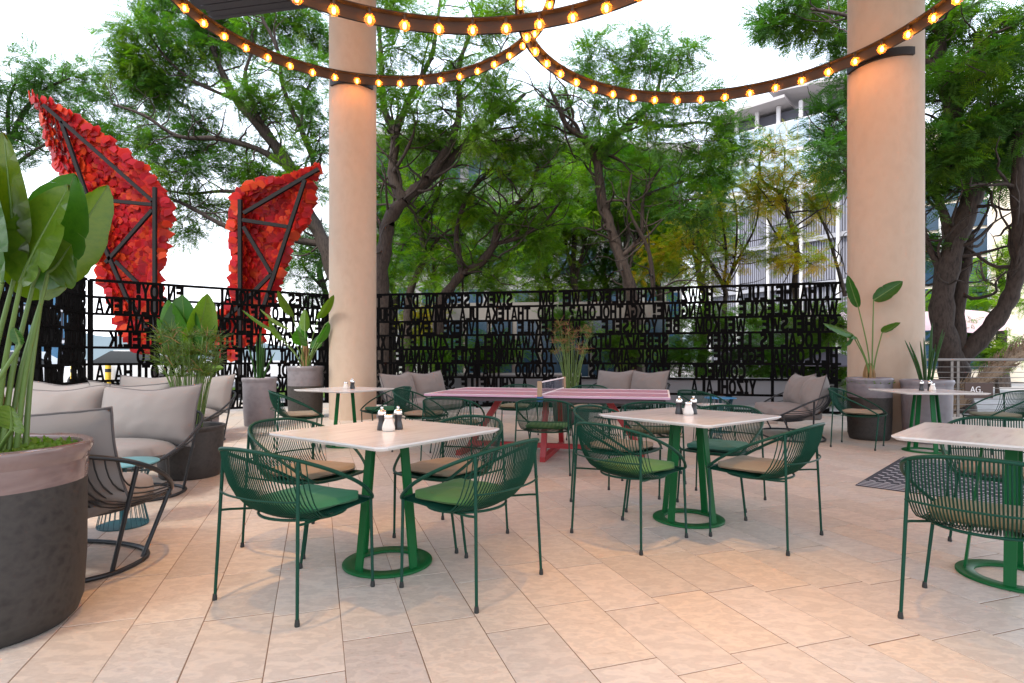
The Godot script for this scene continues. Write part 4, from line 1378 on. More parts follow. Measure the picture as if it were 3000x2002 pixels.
func trees() -> void:
	make_fronds()
	var bt := noise_tex(512, .02, 33, [lin(.006, .004, .003), lin(.03, .02, .015), lin(.055, .039, .03), lin(.02, .014, .011)], 5, Vector2(2.2, .6))
	textured("bark", bt, .7, .9, false, bt, .8)
	var jac := [[.1, .2, .022], [.125, .235, .024], [.08, .17, .022], [.15, .25, .02]]
	var cool := [[.075, .175, .045], [.095, .2, .045], [.065, .15, .04]]
	var bright := [[.18, .3, .014], [.15, .27, .016], [.22, .32, .012], [.11, .23, .016]]
	var yel := [[.5, .38, .012], [.33, .34, .016], [.55, .33, .012], [.24, .3, .018]]
	var deep := [[.06, .15, .018], [.08, .19, .018], [.12, .23, .02], [.16, .26, .016]]
	var gr := "feathery leaved trees behind the fence"
	tree("jacaranda_tree", "great spreading tree behind the red wings, trunk hidden by the slimmer column", "tree", 21.5, [
		[.32, .2, 790, 720, 760, 600, 735, 545, 705, 480, 662, 385, 605, 300],
		[.19, .05, 605, 300, 548, 232, 505, 160, 478, 90, 470, 20], [.13, .05, 700, 475, 720, 380, 690, 300, 650, 200, 640, 120, 600, 40],
		[.13, .04, 662, 385, 592, 342, 500, 318, 412, 312, 330, 265, 260, 240], [.14, .05, 735, 560, 640, 545, 530, 525, 440, 475, 390, 455],
		[.1, .04, 700, 480, 610, 455, 520, 440, 430, 445, 350, 430], [.1, .03, 605, 300, 560, 180, 580, 100, 560, 20], [.08, .03, 548, 232, 450, 190, 380, 130, 330, 60],
		[.07, .03, 690, 300, 700, 210, 740, 150]],
		[[330, 110, 80, 100], [400, 30, 100, 50], [290, 215, 80, 55], [190, 175, 60, 30], [470, 130, 70, 60], [540, 60, 80, 60], [640, 50, 90, 50], [420, 240, 60, 40], [430, 345, 100, 45], [520, 385, 80, 45], [380, 395, 60, 35], [480, 470, 90, 35], [420, 525, 60, 22], [640, 280, 60, 60], [700, 180, 50, 70], [715, 320, 40, 60], [250, 305, 60, 35], [720, 575, 40, 45], [590, 210, 50, 50], [460, 300, 60, 30], [330, 320, 50, 25], [600, 400, 60, 40], [690, 420, 50, 40], [720, 80, 40, 50], [340, 180, 70, 50], [480, 60, 60, 50]],
		jac + cool, 1.45, 11, gr, 2.0, 1.15)
	tree("jacaranda_tree", "tree with bluish green foliage beside the street, left of the red wings", "tree", 21.0, [
		[.25, .12, -60, 800, -30, 560, -10, 420, 20, 330], [.1, .03, 20, 330, 60, 250, 110, 205, 160, 180], [.1, .03, -10, 420, 60, 360, 120, 320], [.08, .03, 20, 330, 20, 240, 40, 180]],
		[[30, 190, 70, 50], [95, 170, 50, 30], [40, 290, 60, 45], [120, 225, 55, 35], [60, 350, 50, 30], [-30, 250, 60, 60], [190, 250, 50, 45], [220, 300, 50, 35]],
		cool, 1.1, 12, gr, 1.5)
	tree("jacaranda_tree", "forked tree rising beside the slimmer column with open airy crown", "tree", 16.0, [
		[.27, .17, 880, 720, 875, 640, 880, 560, 895, 505, 925, 460], [.17, .05, 925, 460, 900, 400, 905, 320, 880, 240, 872, 150, 868, 40],
		[.17, .05, 925, 460, 962, 428, 1010, 392, 1062, 335, 1105, 290, 1160, 250, 1205, 215], [.13, .04, 985, 410, 1028, 335, 1055, 255, 1050, 160, 1080, 80, 1100, 10],
		[.1, .04, 905, 320, 940, 225, 985, 135, 1000, 60, 1010, 0], [.07, .02, 1062, 335, 1130, 300, 1200, 290], [.06, .02, 900, 400, 940, 340, 950, 280, 930, 230]],
		[[900, 110, 55, 55], [960, 50, 70, 40], [1045, 140, 55, 40], [1110, 40, 70, 40], [925, 255, 50, 40], [1010, 215, 55, 35], [1115, 180, 60, 45], [1080, 290, 55, 30], [960, 325, 50, 30], [1160, 60, 40, 40], [880, 180, 30, 40], [1140, 240, 40, 30], [900, 20, 60, 30], [1020, 330, 40, 30], [900, 330, 35, 40]],
		jac, 1.0, 13, gr, 1.6)
	tree("jacaranda_tree", "slender dark tree leaning beside the forked one", "tree", 19.0, [
		[.15, .08, 935, 720, 945, 660, 975, 590, 960, 520, 950, 460], [.09, .03, 960, 520, 1000, 470, 1020, 400, 1060, 370], [.06, .03, 975, 590, 1010, 540, 1060, 510], [.05, .02, 950, 460, 910, 420, 890, 390]],
		[[925, 560, 60, 60], [1000, 470, 70, 50], [1065, 540, 60, 50], [905, 640, 40, 45], [1010, 600, 60, 40], [930, 450, 50, 40], [1060, 430, 60, 40], [980, 390, 60, 35]],
		bright + deep, 1.2, 14, gr, 1.5)
	tree("jacaranda_tree", "tree with a bowed dark trunk in front of bright green foliage", "tree", 18.0, [
		[.18, .12, 1010, 720, 1030, 665, 1060, 630, 1105, 605, 1135, 560], [.13, .05, 1135, 560, 1142, 515, 1180, 478, 1215, 435, 1235, 380], [.1, .04, 1060, 630, 1045, 540, 1075, 450, 1130, 385, 1160, 330], [.08, .03, 1135, 560, 1200, 540, 1260, 500, 1300, 440], [.06, .02, 1180, 478, 1230, 470, 1290, 400]],
		[[1150, 400, 80, 50], [1230, 340, 70, 50], [1110, 340, 60, 40], [1190, 500, 70, 45], [1260, 430, 60, 55], [1130, 640, 70, 35], [1240, 590, 70, 50], [1180, 300, 50, 40], [1260, 520, 60, 40], [1090, 480, 50, 40], [1230, 270, 45, 40]],
		bright + bright + jac, 1.25, 15, gr, 1.6)
	tree("jacaranda_tree", "dense tree with a black forked trunk and hanging twigs in the middle of the row", "tree", 17.0, [
		[.2, .13, 1455, 720, 1445, 650, 1425, 590, 1400, 520, 1382, 450, 1372, 370], [.14, .04, 1372, 370, 1340, 322, 1300, 290, 1280, 245, 1260, 200], [.14, .04, 1372, 370, 1412, 312, 1455, 278, 1500, 225, 1520, 150],
		[.09, .03, 1425, 590, 1470, 540, 1480, 450, 1520, 380], [.08, .03, 1500, 680, 1490, 580, 1440, 480, 1450, 400], [.07, .03, 1455, 278, 1530, 290, 1600, 280, 1660, 290], [.06, .02, 1480, 450, 1560, 420, 1620, 400]],
		[[1430, 165, 70, 45], [1510, 165, 70, 45], [1580, 235, 90, 50], [1660, 290, 70, 45], [1480, 275, 90, 55], [1560, 330, 100, 50], [1390, 235, 60, 50], [1310, 235, 50, 45], [1300, 330, 50, 45], [1620, 400, 70, 45], [1470, 420, 60, 50], [1560, 460, 70, 45], [1350, 130, 40, 30], [1470, 110, 50, 25], [1550, 140, 45, 35], [1690, 340, 50, 40], [1620, 500, 60, 40], [1380, 330, 40, 40]],
		jac + cool, 1.05, 16, gr, 1.6)
	tree("jacaranda_tree", "gnarled tree with two trunks and long side limb by the steel railing", "tree", 13.0, [
		[.27, .2, 2190, 850, 2165, 770, 2168, 680, 2195, 560, 2232, 450, 2236, 385], [.2, .08, 2236, 385, 2205, 315, 2180, 240, 2155, 160, 2160, 60, 2150, -20], [.2, .12, 2200, 830, 2255, 765, 2300, 710, 2332, 650, 2340, 560, 2345, 430, 2340, 300],
		[.16, .1, 2205, 825, 2202, 720, 2212, 620, 2225, 540], [.12, .05, 2190, 570, 2160, 470, 2125, 425, 2090, 400], [.1, .04, 2175, 650, 2135, 570, 2110, 490], [.09, .03, 2180, 240, 2230, 190, 2290, 150, 2330, 90], [.1, .03, 2155, 160, 2060, 90, 1960, 40, 1860, 20], [.06, .02, 2236, 385, 2290, 420, 2340, 440], [.09, .03, 2160, 60, 2220, 20, 2290, -20]],
		[[2200, 90, 80, 60], [2290, 50, 70, 50], [2320, 170, 50, 60], [2240, 215, 60, 45], [2140, 300, 45, 45], [2275, 315, 55, 45], [2150, 40, 60, 50], [2135, 195, 40, 45], [2320, 400, 35, 40], [2125, 570, 25, 45], [1800, 15, 65, 25, 2.5], [1770, 50, 25, 25, 2.5], [1880, 70, 45, 35, 2.5], [1925, 40, 45, 50, 2.5], [1935, 110, 35, 35, 2.5], [2330, 270, 40, 50], [2180, 380, 40, 40], [1860, 20, 60, 30, 2.5], [2060, 120, 60, 50, 3.0], [2130, 450, 30, 40], [2130, 110, 35, 50], [2260, 140, 50, 40], [2300, 250, 50, 40], [2200, 165, 45, 40], [2150, 385, 35, 35], [2325, 335, 35, 45], [2220, 290, 40, 40], [2330, 100, 40, 50], [2250, 390, 45, 35]],
		jac + cool, 1.15, 17, gr, 1.2)
	tree("jacaranda_tree", "dark crowned tree behind the thick column", "tree", 16.0, [[.2, .12, 2010, 760, 2000, 600, 1990, 450, 1980, 350], [.09, .03, 1980, 350, 1940, 290, 1900, 260], [.08, .03, 1990, 450, 1950, 400, 1920, 370]],
		[[1905, 290, 45, 45], [1935, 230, 30, 45], [1920, 350, 40, 35], [1960, 300, 50, 60], [1945, 400, 30, 30], [2020, 250, 60, 60], [2060, 380, 50, 60]], cool, 1.3, 18, gr, 1.0)
	# yellow autumn trees
	var ya := "thin stemmed trees turning yellow"
	tree("yellowing_tree", "yellow green tree with a fan of thin stems before the louvred building", "tree", 20.0, [
		[.1, .06, 1662, 720, 1660, 665, 1630, 600, 1600, 530], [.06, .02, 1660, 665, 1665, 580, 1655, 480, 1640, 420], [.06, .02, 1660, 665, 1700, 590, 1730, 520, 1745, 450], [.05, .02, 1660, 665, 1685, 600, 1690, 500, 1680, 430], [.05, .02, 1630, 600, 1590, 560, 1570, 520]],
		[[1640, 560, 50, 40], [1700, 480, 55, 35], [1590, 560, 50, 45], [1690, 590, 40, 30], [1750, 450, 45, 30], [1640, 480, 40, 30], [1560, 610, 45, 40], [1610, 630, 40, 30], [1530, 570, 50, 30, 1.5], [1500, 620, 40, 30, 1.5], [1570, 530, 45, 25, 1.5]], yel, 1.1, 21, ya, 1.5, .8)
	tree("yellowing_tree", "yellow green tree with a single crooked dark stem before the louvred building", "tree", 19.0, [
		[.12, .07, 1826, 720, 1822, 650, 1832, 580, 1815, 510, 1790, 440], [.06, .02, 1790, 440, 1750, 410, 1742, 360, 1770, 320], [.06, .02, 1832, 580, 1790, 540, 1760, 500], [.05, .02, 1815, 510, 1800, 450, 1830, 400], [.07, .03, 1940, 680, 1920, 600, 1890, 520, 1850, 440]],
		[[1770, 350, 50, 30], [1830, 400, 50, 30], [1880, 420, 50, 35], [1740, 410, 45, 30], [1800, 460, 45, 25], [1900, 390, 40, 35], [1820, 540, 40, 25], [1780, 600, 30, 25], [1860, 480, 50, 25], [1720, 450, 45, 25], [1900, 460, 40, 30], [1850, 600, 40, 20]], yel, 1.1, 22, ya, 1.2, .8)
	# trees farther back that close the view
	var gb := "trees standing farther back"
	var bi := 0
	for w in [[1000, 560, 25.0, bright], [1130, 560, 27.0, deep], [1260, 600, 25.0, bright], [1390, 590, 26.0, deep], [1510, 560, 25.0, bright], [900, 480, 26.0, deep], [740, 610, 26.0, cool], [2300, 640, 24.0, bright], [1610, 480, 24.0, deep], [1440, 420, 23.0, deep], [1320, 470, 24.0, bright]]:
		var bl := []
		var x: float = w[0]; var y: float = w[1]
		var lb: String = ["bright green tree farther back between the forked and the bowed trunks", "deep green tree farther back behind the bowed trunk", "lime green tree farther back right of the bowed trunk", "shady tree farther back behind the black forked trunk", "fresh green tree farther back next to the yellowing stems", "deep green tree farther back close to the slimmer column", "bluish tree farther back beside the shorter red wing", "bright green layered tree behind the gnarled tree and railing", "deep green tree farther back against the office tower", "deep green tree farther back right behind the black fork", "lime tree farther back between the bowed and the black trunks"][bi]
		if bi < 6 or bi > 7:
			bl = [[x, y, 65, 45], [x - 50, y + 50, 50, 40], [x + 50, y + 45, 50, 40], [x - 40, y - 50, 55, 35], [x + 40, y - 55, 55, 35], [x, y - 100, 55, 40], [x - 20, y + 90, 55, 30]]
		elif bi == 6: bl = [[700, 590, 40, 35], [690, 640, 45, 30], [740, 560, 40, 40], [720, 690, 40, 25]]
		else: bl = [[2290, 620, 50, 30], [2260, 670, 60, 25], [2310, 700, 60, 25], [2240, 720, 40, 20], [2330, 580, 40, 25], [2130, 690, 30, 40]]
		tree("background_tree", lb, "tree", w[2], [[.2, .1, x, 760, x + 8, 690, x - 6, 620, x + 5, y - 20], [.08, .03, x, 660, x - 40, y, x - 50, y - 60], [.08, .03, x, 650, x + 40, y, x + 50, y - 60]], bl, w[3], .95, 40 + bi, gb, 1.5, 1.25)
		bi += 1
	# shrubs seen through the fence
	var gs := "leafy shrubs along the plaza"
	bi = 0
	for w in [[1560, 800, 17.0, deep], [1720, 790, 16.5, cool], [1850, 780, 17.0, bright], [1650, 860, 18.0, deep], [2290, 790, 19.0, bright], [2200, 760, 20.0, deep], [1905, 850, 15.0, deep], [1300, 720, 20.0, jac], [960, 720, 20.0, yel], [1000, 800, 16.5, deep], [1130, 790, 17.5, deep], [1420, 770, 16.5, jac], [1780, 840, 16.0, deep], [1620, 720, 17.0, jac], [1760, 720, 17.5, jac], [1900, 730, 15.0, jac]]:
		var x: float = w[0]; var y: float = w[1]
		tree("shrub", ["dark rounded shrub behind the fence panel reading WORK AND", "bluish shrub behind the fence panel reading LEKKER", "fresh green shrub behind the right end of the letter fence", "low dark shrub beside the grey wall behind the fence", "broad flowering shrub below the pale pink awning", "dark shrub at the foot of the gnarled tree", "small dark shrub at the fence end next to the thick column", "green shrub behind the crowded words of the fence", "yellow green shrub behind the fence next to the slimmer column", "dark shrub behind the word RELAX on the fence", "dark shrub behind the word THATEKA on the fence", "leafy shrub behind the papyrus with rusty tips", "low dark shrub behind the word CONNECT on the fence", "leafy shrub behind the word HOWZIT on the fence", "leafy shrub behind the word LULA on the fence", "leafy shrub behind the word YITHATHE on the fence"][bi], "shrub", w[2],
			[[.05, .03, x, y + 60, x, y + 30, x + 4, y]], [[x, y, 40, 25, 0], [x - 30, y + 20, 35, 22, .4], [x + 30, y + 15, 35, 22, -.4], [x + 5, y + 40, 45, 20, .2]], w[3], 1.0, 60 + bi, gs, .3, .8)
		bi += 1

# ---- what stands beyond the terrace
func facade_panel(t: Node3D, called: String, o: Vector3, x: Vector3, y: Vector3, u0: float, u1: float, v0: float, v1: float, m: Material, proud := .05, th := .06) -> MeshInstance3D:
	var n := x.cross(y).normalized()
	var g := G.new()
	g.box(Transform3D(Basis(x, y, n), o + x * (u0 + u1) * .5 + y * (v0 + v1) * .5 + n * proud), Vector3(u1 - u0, v1 - v0, th))
	return put(called, g.mesh(), m, t)
func buildings() -> void:
	var white := mat("wall_white", lin(.62, .6, .6), .7)
	var glass := mat("glass_pale", lin(.32, .4, .47), .06, .0, .9)
	var blue := mat("glass_blue", lin(.02, .045, .075), .15, 0, .45)
	var shade := mat("wall_dark", lin(.07, .07, .09), .6)
	# white tower with roof pavilion
	var D := 60.0
	var a := at(2060, 700, D + 6); var b := at(2520, 700, D - 4)
	var x := Vector3(b.x - a.x, 0, b.z - a.z); var L := x.length(); x /= L
	var t := thing("office_tower", "white office tower with glass parapet and tilted roof slabs", "building", Vector3(a.x, 0, a.z))
	var y := Vector3.UP; var n := x.cross(y).normalized()
	var top := at(2290, 352, D).y
	var g := G.new()
	g.box(Transform3D(Basis(x, y, n), x * L * .5 + y * top * .5 - n * 6.0), Vector3(L, top, 12))
	put("wall", g.mesh(), white, t)
	var cols := 14
	for i in cols:
		for j in 3:
			var w := facade_panel(t, "glass_panel", Vector3.ZERO, x, y, L * i / cols + .06, L * (i + 1) / cols - .06, top - 3.0 * (j + 1) + .1 - j * .5, top - 3.0 * j - .1 - j * .5, glass)
			if j == 0: w.set_meta("label", "pale glass parapet panel")
	for i in 7:
		g = G.new(); g.box(Transform3D(Basis(x, y, n), x * (L * (i + .5) / 7) + y * (top + 1.1) - n * 1.2), Vector3(.35, 2.2, .35))
		put("roof_column", g.mesh(), white, t)
	g = G.new(); g.box(Transform3D(Basis(x, y, n), x * L * .5 + y * (top + .9) - n * 4), Vector3(L - 1, 1.8, 4))
	put("roof_room", g.mesh(), shade, t)
	for w in [[.32, 2.3, .04], [.72, 3.0, -.09]]:
		g = G.new(); g.box(Transform3D(Basis(x, y, n) * Basis(Vector3.BACK, w[2]), x * L * w[0] + y * (top + w[1]) - n * 2.4), Vector3(L * .5, .3, 6))
		put("roof_slab", g.mesh(), mat("roof_pale", lin(.4, .37, .37), .7), t)
	# louvred building
	a = at(2080, 700, 46); b = at(2560, 700, 36)
	x = Vector3(b.x - a.x, 0, b.z - a.z); L = x.length(); x /= L; n = x.cross(y).normalized()
	t = thing("louvred_building", "grey building wrapped in vertical louvres with white posts", "building", Vector3(a.x, 0, a.z))
	top = at(2290, 590, 41).y
	g = G.new(); g.box(Transform3D(Basis(x, y, n), x * L * .5 + y * top * .5 - n * 4), Vector3(L, top, 8)); put("wall", g.mesh(), mat("wall_slate", lin(.1, .11, .15), .5), t)
	for j in 4:
		g = G.new(); g.box(Transform3D(Basis(x, y, n), x * L * .5 + y * (top - j * 3.0 - .15) + n * .35), Vector3(L, .3, .7)); put("floor_band", g.mesh(), mat("wall_band", lin(.3, .3, .33), .6), t)
	var lg := G.new()
	lg.box(Transform3D(), Vector3(.09, 1, .35))
	var lm := lg.mesh()
	var fin := mat("louvre", lin(.22, .22, .26), .5)
	for j in 4:
		for i in 72:
			put("louvre", lm, fin, t, Transform3D(Basis(x, y * 2.6, n), x * (L * (i + .5) / 72) + y * (top - 3.0 * j - 1.62) + n * .24))
	for i in 5:
		g = G.new(); g.box(Transform3D(Basis(x, y, n), x * (L * (i + .3) / 5) + y * top * .55 + n * .9), Vector3(.16, top * 1.1, .16)); put("post", g.mesh(), white, t)
	# sunlit white building with blue glass on the right
	a = at(2680, 700, 30); b = at(3080, 700, 27)
	x = Vector3(b.x - a.x, 0, b.z - a.z); L = x.length(); x /= L; n = x.cross(y).normalized()
	t = thing("white_building", "cream building with dark blue glass beside the gnarled tree", "building", Vector3(a.x, 0, a.z))
	top = at(2850, 330, 28).y
	g = G.new(); g.box(Transform3D(Basis(x, y, n), x * L * .5 + y * top * .5 - n * 3), Vector3(L, top, 6)); put("wall", g.mesh(), mat("wall_cream", lin(.66, .57, .45), .7), t)
	for i in 3:
		for j in 8:
			facade_panel(t, "window", Vector3.ZERO, x, y, .15 + i * .95, .15 + i * .95 + .85, .6 + j * 1.4, .6 + j * 1.4 + 1.25, blue)
	for i in 2:
		facade_panel(t, "pier", Vector3.ZERO, x, y, 1.0 + i * 1.9, 1.14 + i * 1.9, 0, top, white, .12, .2)
	# glass block on the left
	a = at(-420, 900, 34); b = at(222, 900, 44)
	x = Vector3(b.x - a.x, 0, b.z - a.z); L = x.length(); x /= L; n = x.cross(y).normalized()
	t = thing("glass_building", "blue glass office block behind the street side fence", "building", Vector3(a.x, 0, a.z))
	top = at(0, 700, 40).y
	g = G.new(); g.box(Transform3D(Basis(x, y, n), x * L * .5 + y * top * .5 - n * 5), Vector3(L, top, 10)); put("wall", g.mesh(), mat("wall_dark", Color.WHITE), t)
	for i in 12:
		for j in 4:
			facade_panel(t, "window", Vector3.ZERO, x, y, L * i / 12 + .08, L * (i + 1) / 12 - .08, top * j / 4 + .3, top * (j + 1) / 4 - .15, mat("glass_sky", lin(.08, .2, .32), .05, 0, 1.0))
	for j in 5:
		facade_panel(t, "floor_band", Vector3.ZERO, x, y, 0, L, top * j / 4 - .12, top * j / 4 + .12, white, .12, .2)
	# block behind the middle trees
	a = at(1080, 700, 52); b = at(2000, 700, 56)
	x = Vector3(b.x - a.x, 0, b.z - a.z); L = x.length(); x /= L; n = x.cross(y).normalized()
	t = thing("apartment_block", "pale block with dark windows half hidden behind the middle trees", "building", Vector3(a.x, 0, a.z))
	top = at(1300, 440, 54).y
	g = G.new(); g.box(Transform3D(Basis(x, y, n), x * L * .5 + y * top * .5 - n * 5), Vector3(L, top, 10)); put("wall", g.mesh(), mat("wall_grey", lin(.22, .21, .2), .8), t)
	for i in 14:
		for j in 5:
			facade_panel(t, "window", Vector3.ZERO, x, y, L * i / 14 + .5, L * (i + 1) / 14 - .3, 1 + j * 4.0, 3.4 + j * 4.0, blue)
	g = G.new(); g.box(Transform3D(Basis(x, y, n), x * L * .5 + y * (top + .3) - n * 4), Vector3(L + 2, .6, 12)); put("roof", g.mesh(), mat("roof_pale", Color.WHITE), t)
	# glass shop front low behind the fence
	a = at(1290, 1100, 24); b = at(1960, 1100, 23)
	x = Vector3(b.x - a.x, 0, b.z - a.z); L = x.length(); x /= L; n = x.cross(y).normalized()
	t = thing("shop_front", "low glazed shop front seen through the fence behind the table tennis table", "building", Vector3(a.x, 0, a.z))
	g = G.new(); g.box(Transform3D(Basis(x, y, n), x * L * .5 + y * 1.7 - n * 2), Vector3(L, 3.4, 4)); put("wall", g.mesh(), mat("wall_stone", lin(.2, .18, .165), .8), t)
	for i in 9:
		facade_panel(t, "window", Vector3.ZERO, x, y, L * i / 9 + .1, L * (i + 1) / 9 - .1, .3, 2.7, blue)

func car(label: String, p: Vector3, turn: float, paint: Color) -> void:
	var t := thing("parked_car", label, "car", p, turn, "cars on the street")
	var body := PackedVector2Array([Vector2(-2.1, .32), Vector2(-2.15, .6), Vector2(-2.0, .86), Vector2(-1.2, .95), Vector2(1.1, .93), Vector2(2.0, .8), Vector2(2.15, .55), Vector2(2.1, .3)])
	var g := G.new(); g.prism(body, -.85, .85, Transform3D(), .08); put("body", g.mesh(), mat("car_%s" % paint.to_html(), paint, .15), t)
	g = G.new(); g.prism(PackedVector2Array([Vector2(-1.75, .93), Vector2(-1.1, 1.4), Vector2(.35, 1.44), Vector2(1.15, .93)]), -.72, .72, Transform3D(), .1); put("cabin", g.mesh(), mat("car_glass", lin(.02, .025, .03), .05), t)
	g = G.new(); g.box(Transform3D(Basis(), Vector3(-.4, 1.45, 0)), Vector3(1.4, .04, 1.2)); put("roof", g.mesh(), mat("car_%s" % paint.to_html(), paint), t)
	for sx: float in [-1.0, 1.0]:
		for sz: float in [-1.0, 1.0]:
			g = G.new()
			g.lathe([Vector2(0, -.1), Vector2(.3, -.1), Vector2(.33, -.06), Vector2(.33, .06), Vector2(.3, .1), Vector2(0, .1)], 20, Transform3D(Basis(Vector3.RIGHT, PI / 2), Vector3(sx * 1.3, .33, sz * .78)))
			put("wheel", g.mesh(), mat("tyre", lin(.015, .015, .016), .8), t)
			g = G.new(); g.box(Transform3D(Basis(), Vector3(sx * 2.08, .7, sz * .6)), Vector3(.14, .14, .36))
			put("tail_light" if sx < 0 else "headlight", g.mesh(), mat("tail_red", lin(.5, .01, .01), .2) if sx < 0 else mat("lamp_clear", lin(.8, .8, .78), .1), t)

func street() -> void:
	var pave := noise_tex(512, .02, 51, [lin(.2, .18, .165), lin(.28, .255, .235), lin(.33, .3, .28), lin(.25, .23, .21)], 5)
	var g := G.new()
	g.face([Vector3(-400, -.05, 60), Vector3(400, -.05, 60), Vector3(400, -.05, -500), Vector3(-400, -.05, -500)], Vector3.UP)
	struct("ground", g.mesh(), textured("paving", pave, .25, .8, true))
	g = G.new(); g.box(Transform3D(Basis(Vector3.UP, -.35), Vector3(-26, -.045, -27)), Vector3(60, .012, 12))
	struct("road", g.mesh(), mat("asphalt", lin(.07, .07, .075), .8))
	g = G.new(); g.box(Transform3D(Basis(Vector3.UP, -.35), Vector3(-23.5, .02, -20.6)), Vector3(60, .14, .3))
	struct("kerb", g.mesh(), mat("kerb", lin(.4, .38, .36), .8))
	# grass strips
	g = G.new(); g.box(Transform3D(Basis(), Vector3(-7.5, -.02, -19.5)), Vector3(9, .05, 4))
	var lawn := struct("lawn", g.mesh(), mat("lawn", lin(.07, .16, .02), .9))
	var r := RandomNumberGenerator.new(); r.seed = 77
	g = G.new()
	for i in 7000:
		var p := Vector3(r.randf_range(-12, -3), 0, r.randf_range(-21.5, -17.5))
		var d := Vector3(r.randf_range(-.05, .05), r.randf_range(.06, .16), r.randf_range(-.05, .05))
		g.face([p - Vector3(.012, 0, 0), p + Vector3(.012, 0, 0), p + d], Vector3(0, .4, 1).normalized())
	var gr := put("grass", g.mesh(), mats.leaf_m)
	tag(gr, "short green grass behind the fence near the slimmer column", "grass", "", "stuff")
	# hills and far tree line
	g = G.new()
	g.grid(func(u: float, v: float):
		var x := lerpf(-260, 160, u)
		var hh := 9.0 + 5.0 * sin(u * 9.0) + 3.0 * ng.get_noise_2d(u * 900.0, 3.0)
		return Vector3(x, hh * v - 1.0, -240 - 40 * v), 90, 3)
	struct("hills", g.mesh(), mat("hill", lin(.1, .13, .14), .95))
	car("silver car on the street behind the corner of the fence", Vector3(-19.0, -.04, -22.8), .32, lin(.55, .56, .58))
	car("white car on the street behind the left wing", Vector3(-14.2, -.04, -21.6), PI + .3, lin(.7, .7, .7))
	car("red car on the street behind the tall red wing", Vector3(-16.4, -.04, -27.0), .3, lin(.4, .02, .02))
	car("pale blue car on the street next to the glass block", Vector3(-23.6, -.04, -25.2), .35, lin(.2, .38, .5))
	for w in [[215, 1125, 20.0, "yellow bollard at the kerb in front of the silver car"], [316, 1118, 20.5, "yellow bollard at the kerb next to the corner post of the fence"], [278, 1100, 24.0, "yellow bollard across the street from the other two bollards"]]:
		var p := at(w[0], w[1], w[2]); p.y = -.05
		var t := thing("bollard", w[3], "bollard", p, 0, "yellow bollards")
		g = G.new(); g.lathe([Vector2(.09, 0), Vector2(.09, .95), Vector2(.07, 1.0), Vector2(0, 1.02)], 16); put("shaft", g.mesh(), mat("bollard_yellow", lin(.65, .4, .02), .5), t)
		g = G.new(); g.lathe([Vector2(.092, .7), Vector2(.094, .7), Vector2(.094, .82), Vector2(.092, .82)], 16); put("band", g.mesh(), mat("tyre", lin(.015, .015, .016), .8), t)
	# low garden walls behind the letter fence
	for w in [[Vector3(5.2, 0, -15.4), 7.0, -.26, .62, "low grey garden wall behind the fence panel reading CONNECT"], [Vector3(-1.0, 0, -17.2), 6.0, -.1, .7, "low pale garden wall behind the crowded letter panel"]]:
		var t := thing("garden_wall", w[4], "wall", w[0], w[2])
		g = G.new(); g.box(Transform3D(Basis(), Vector3(0, w[3] / 2 - .05, 0)), Vector3(w[1], w[3], .35)); put("wall", g.mesh(), mat("wall_conc", lin(.22, .215, .22), .85), t)
		g = G.new(); g.box(Transform3D(Basis(), Vector3(0, w[3] - .02, 0)), Vector3(w[1] + .06, .06, .42)); put("coping", g.mesh(), mat("kerb", lin(.4, .38, .36), .8), t)

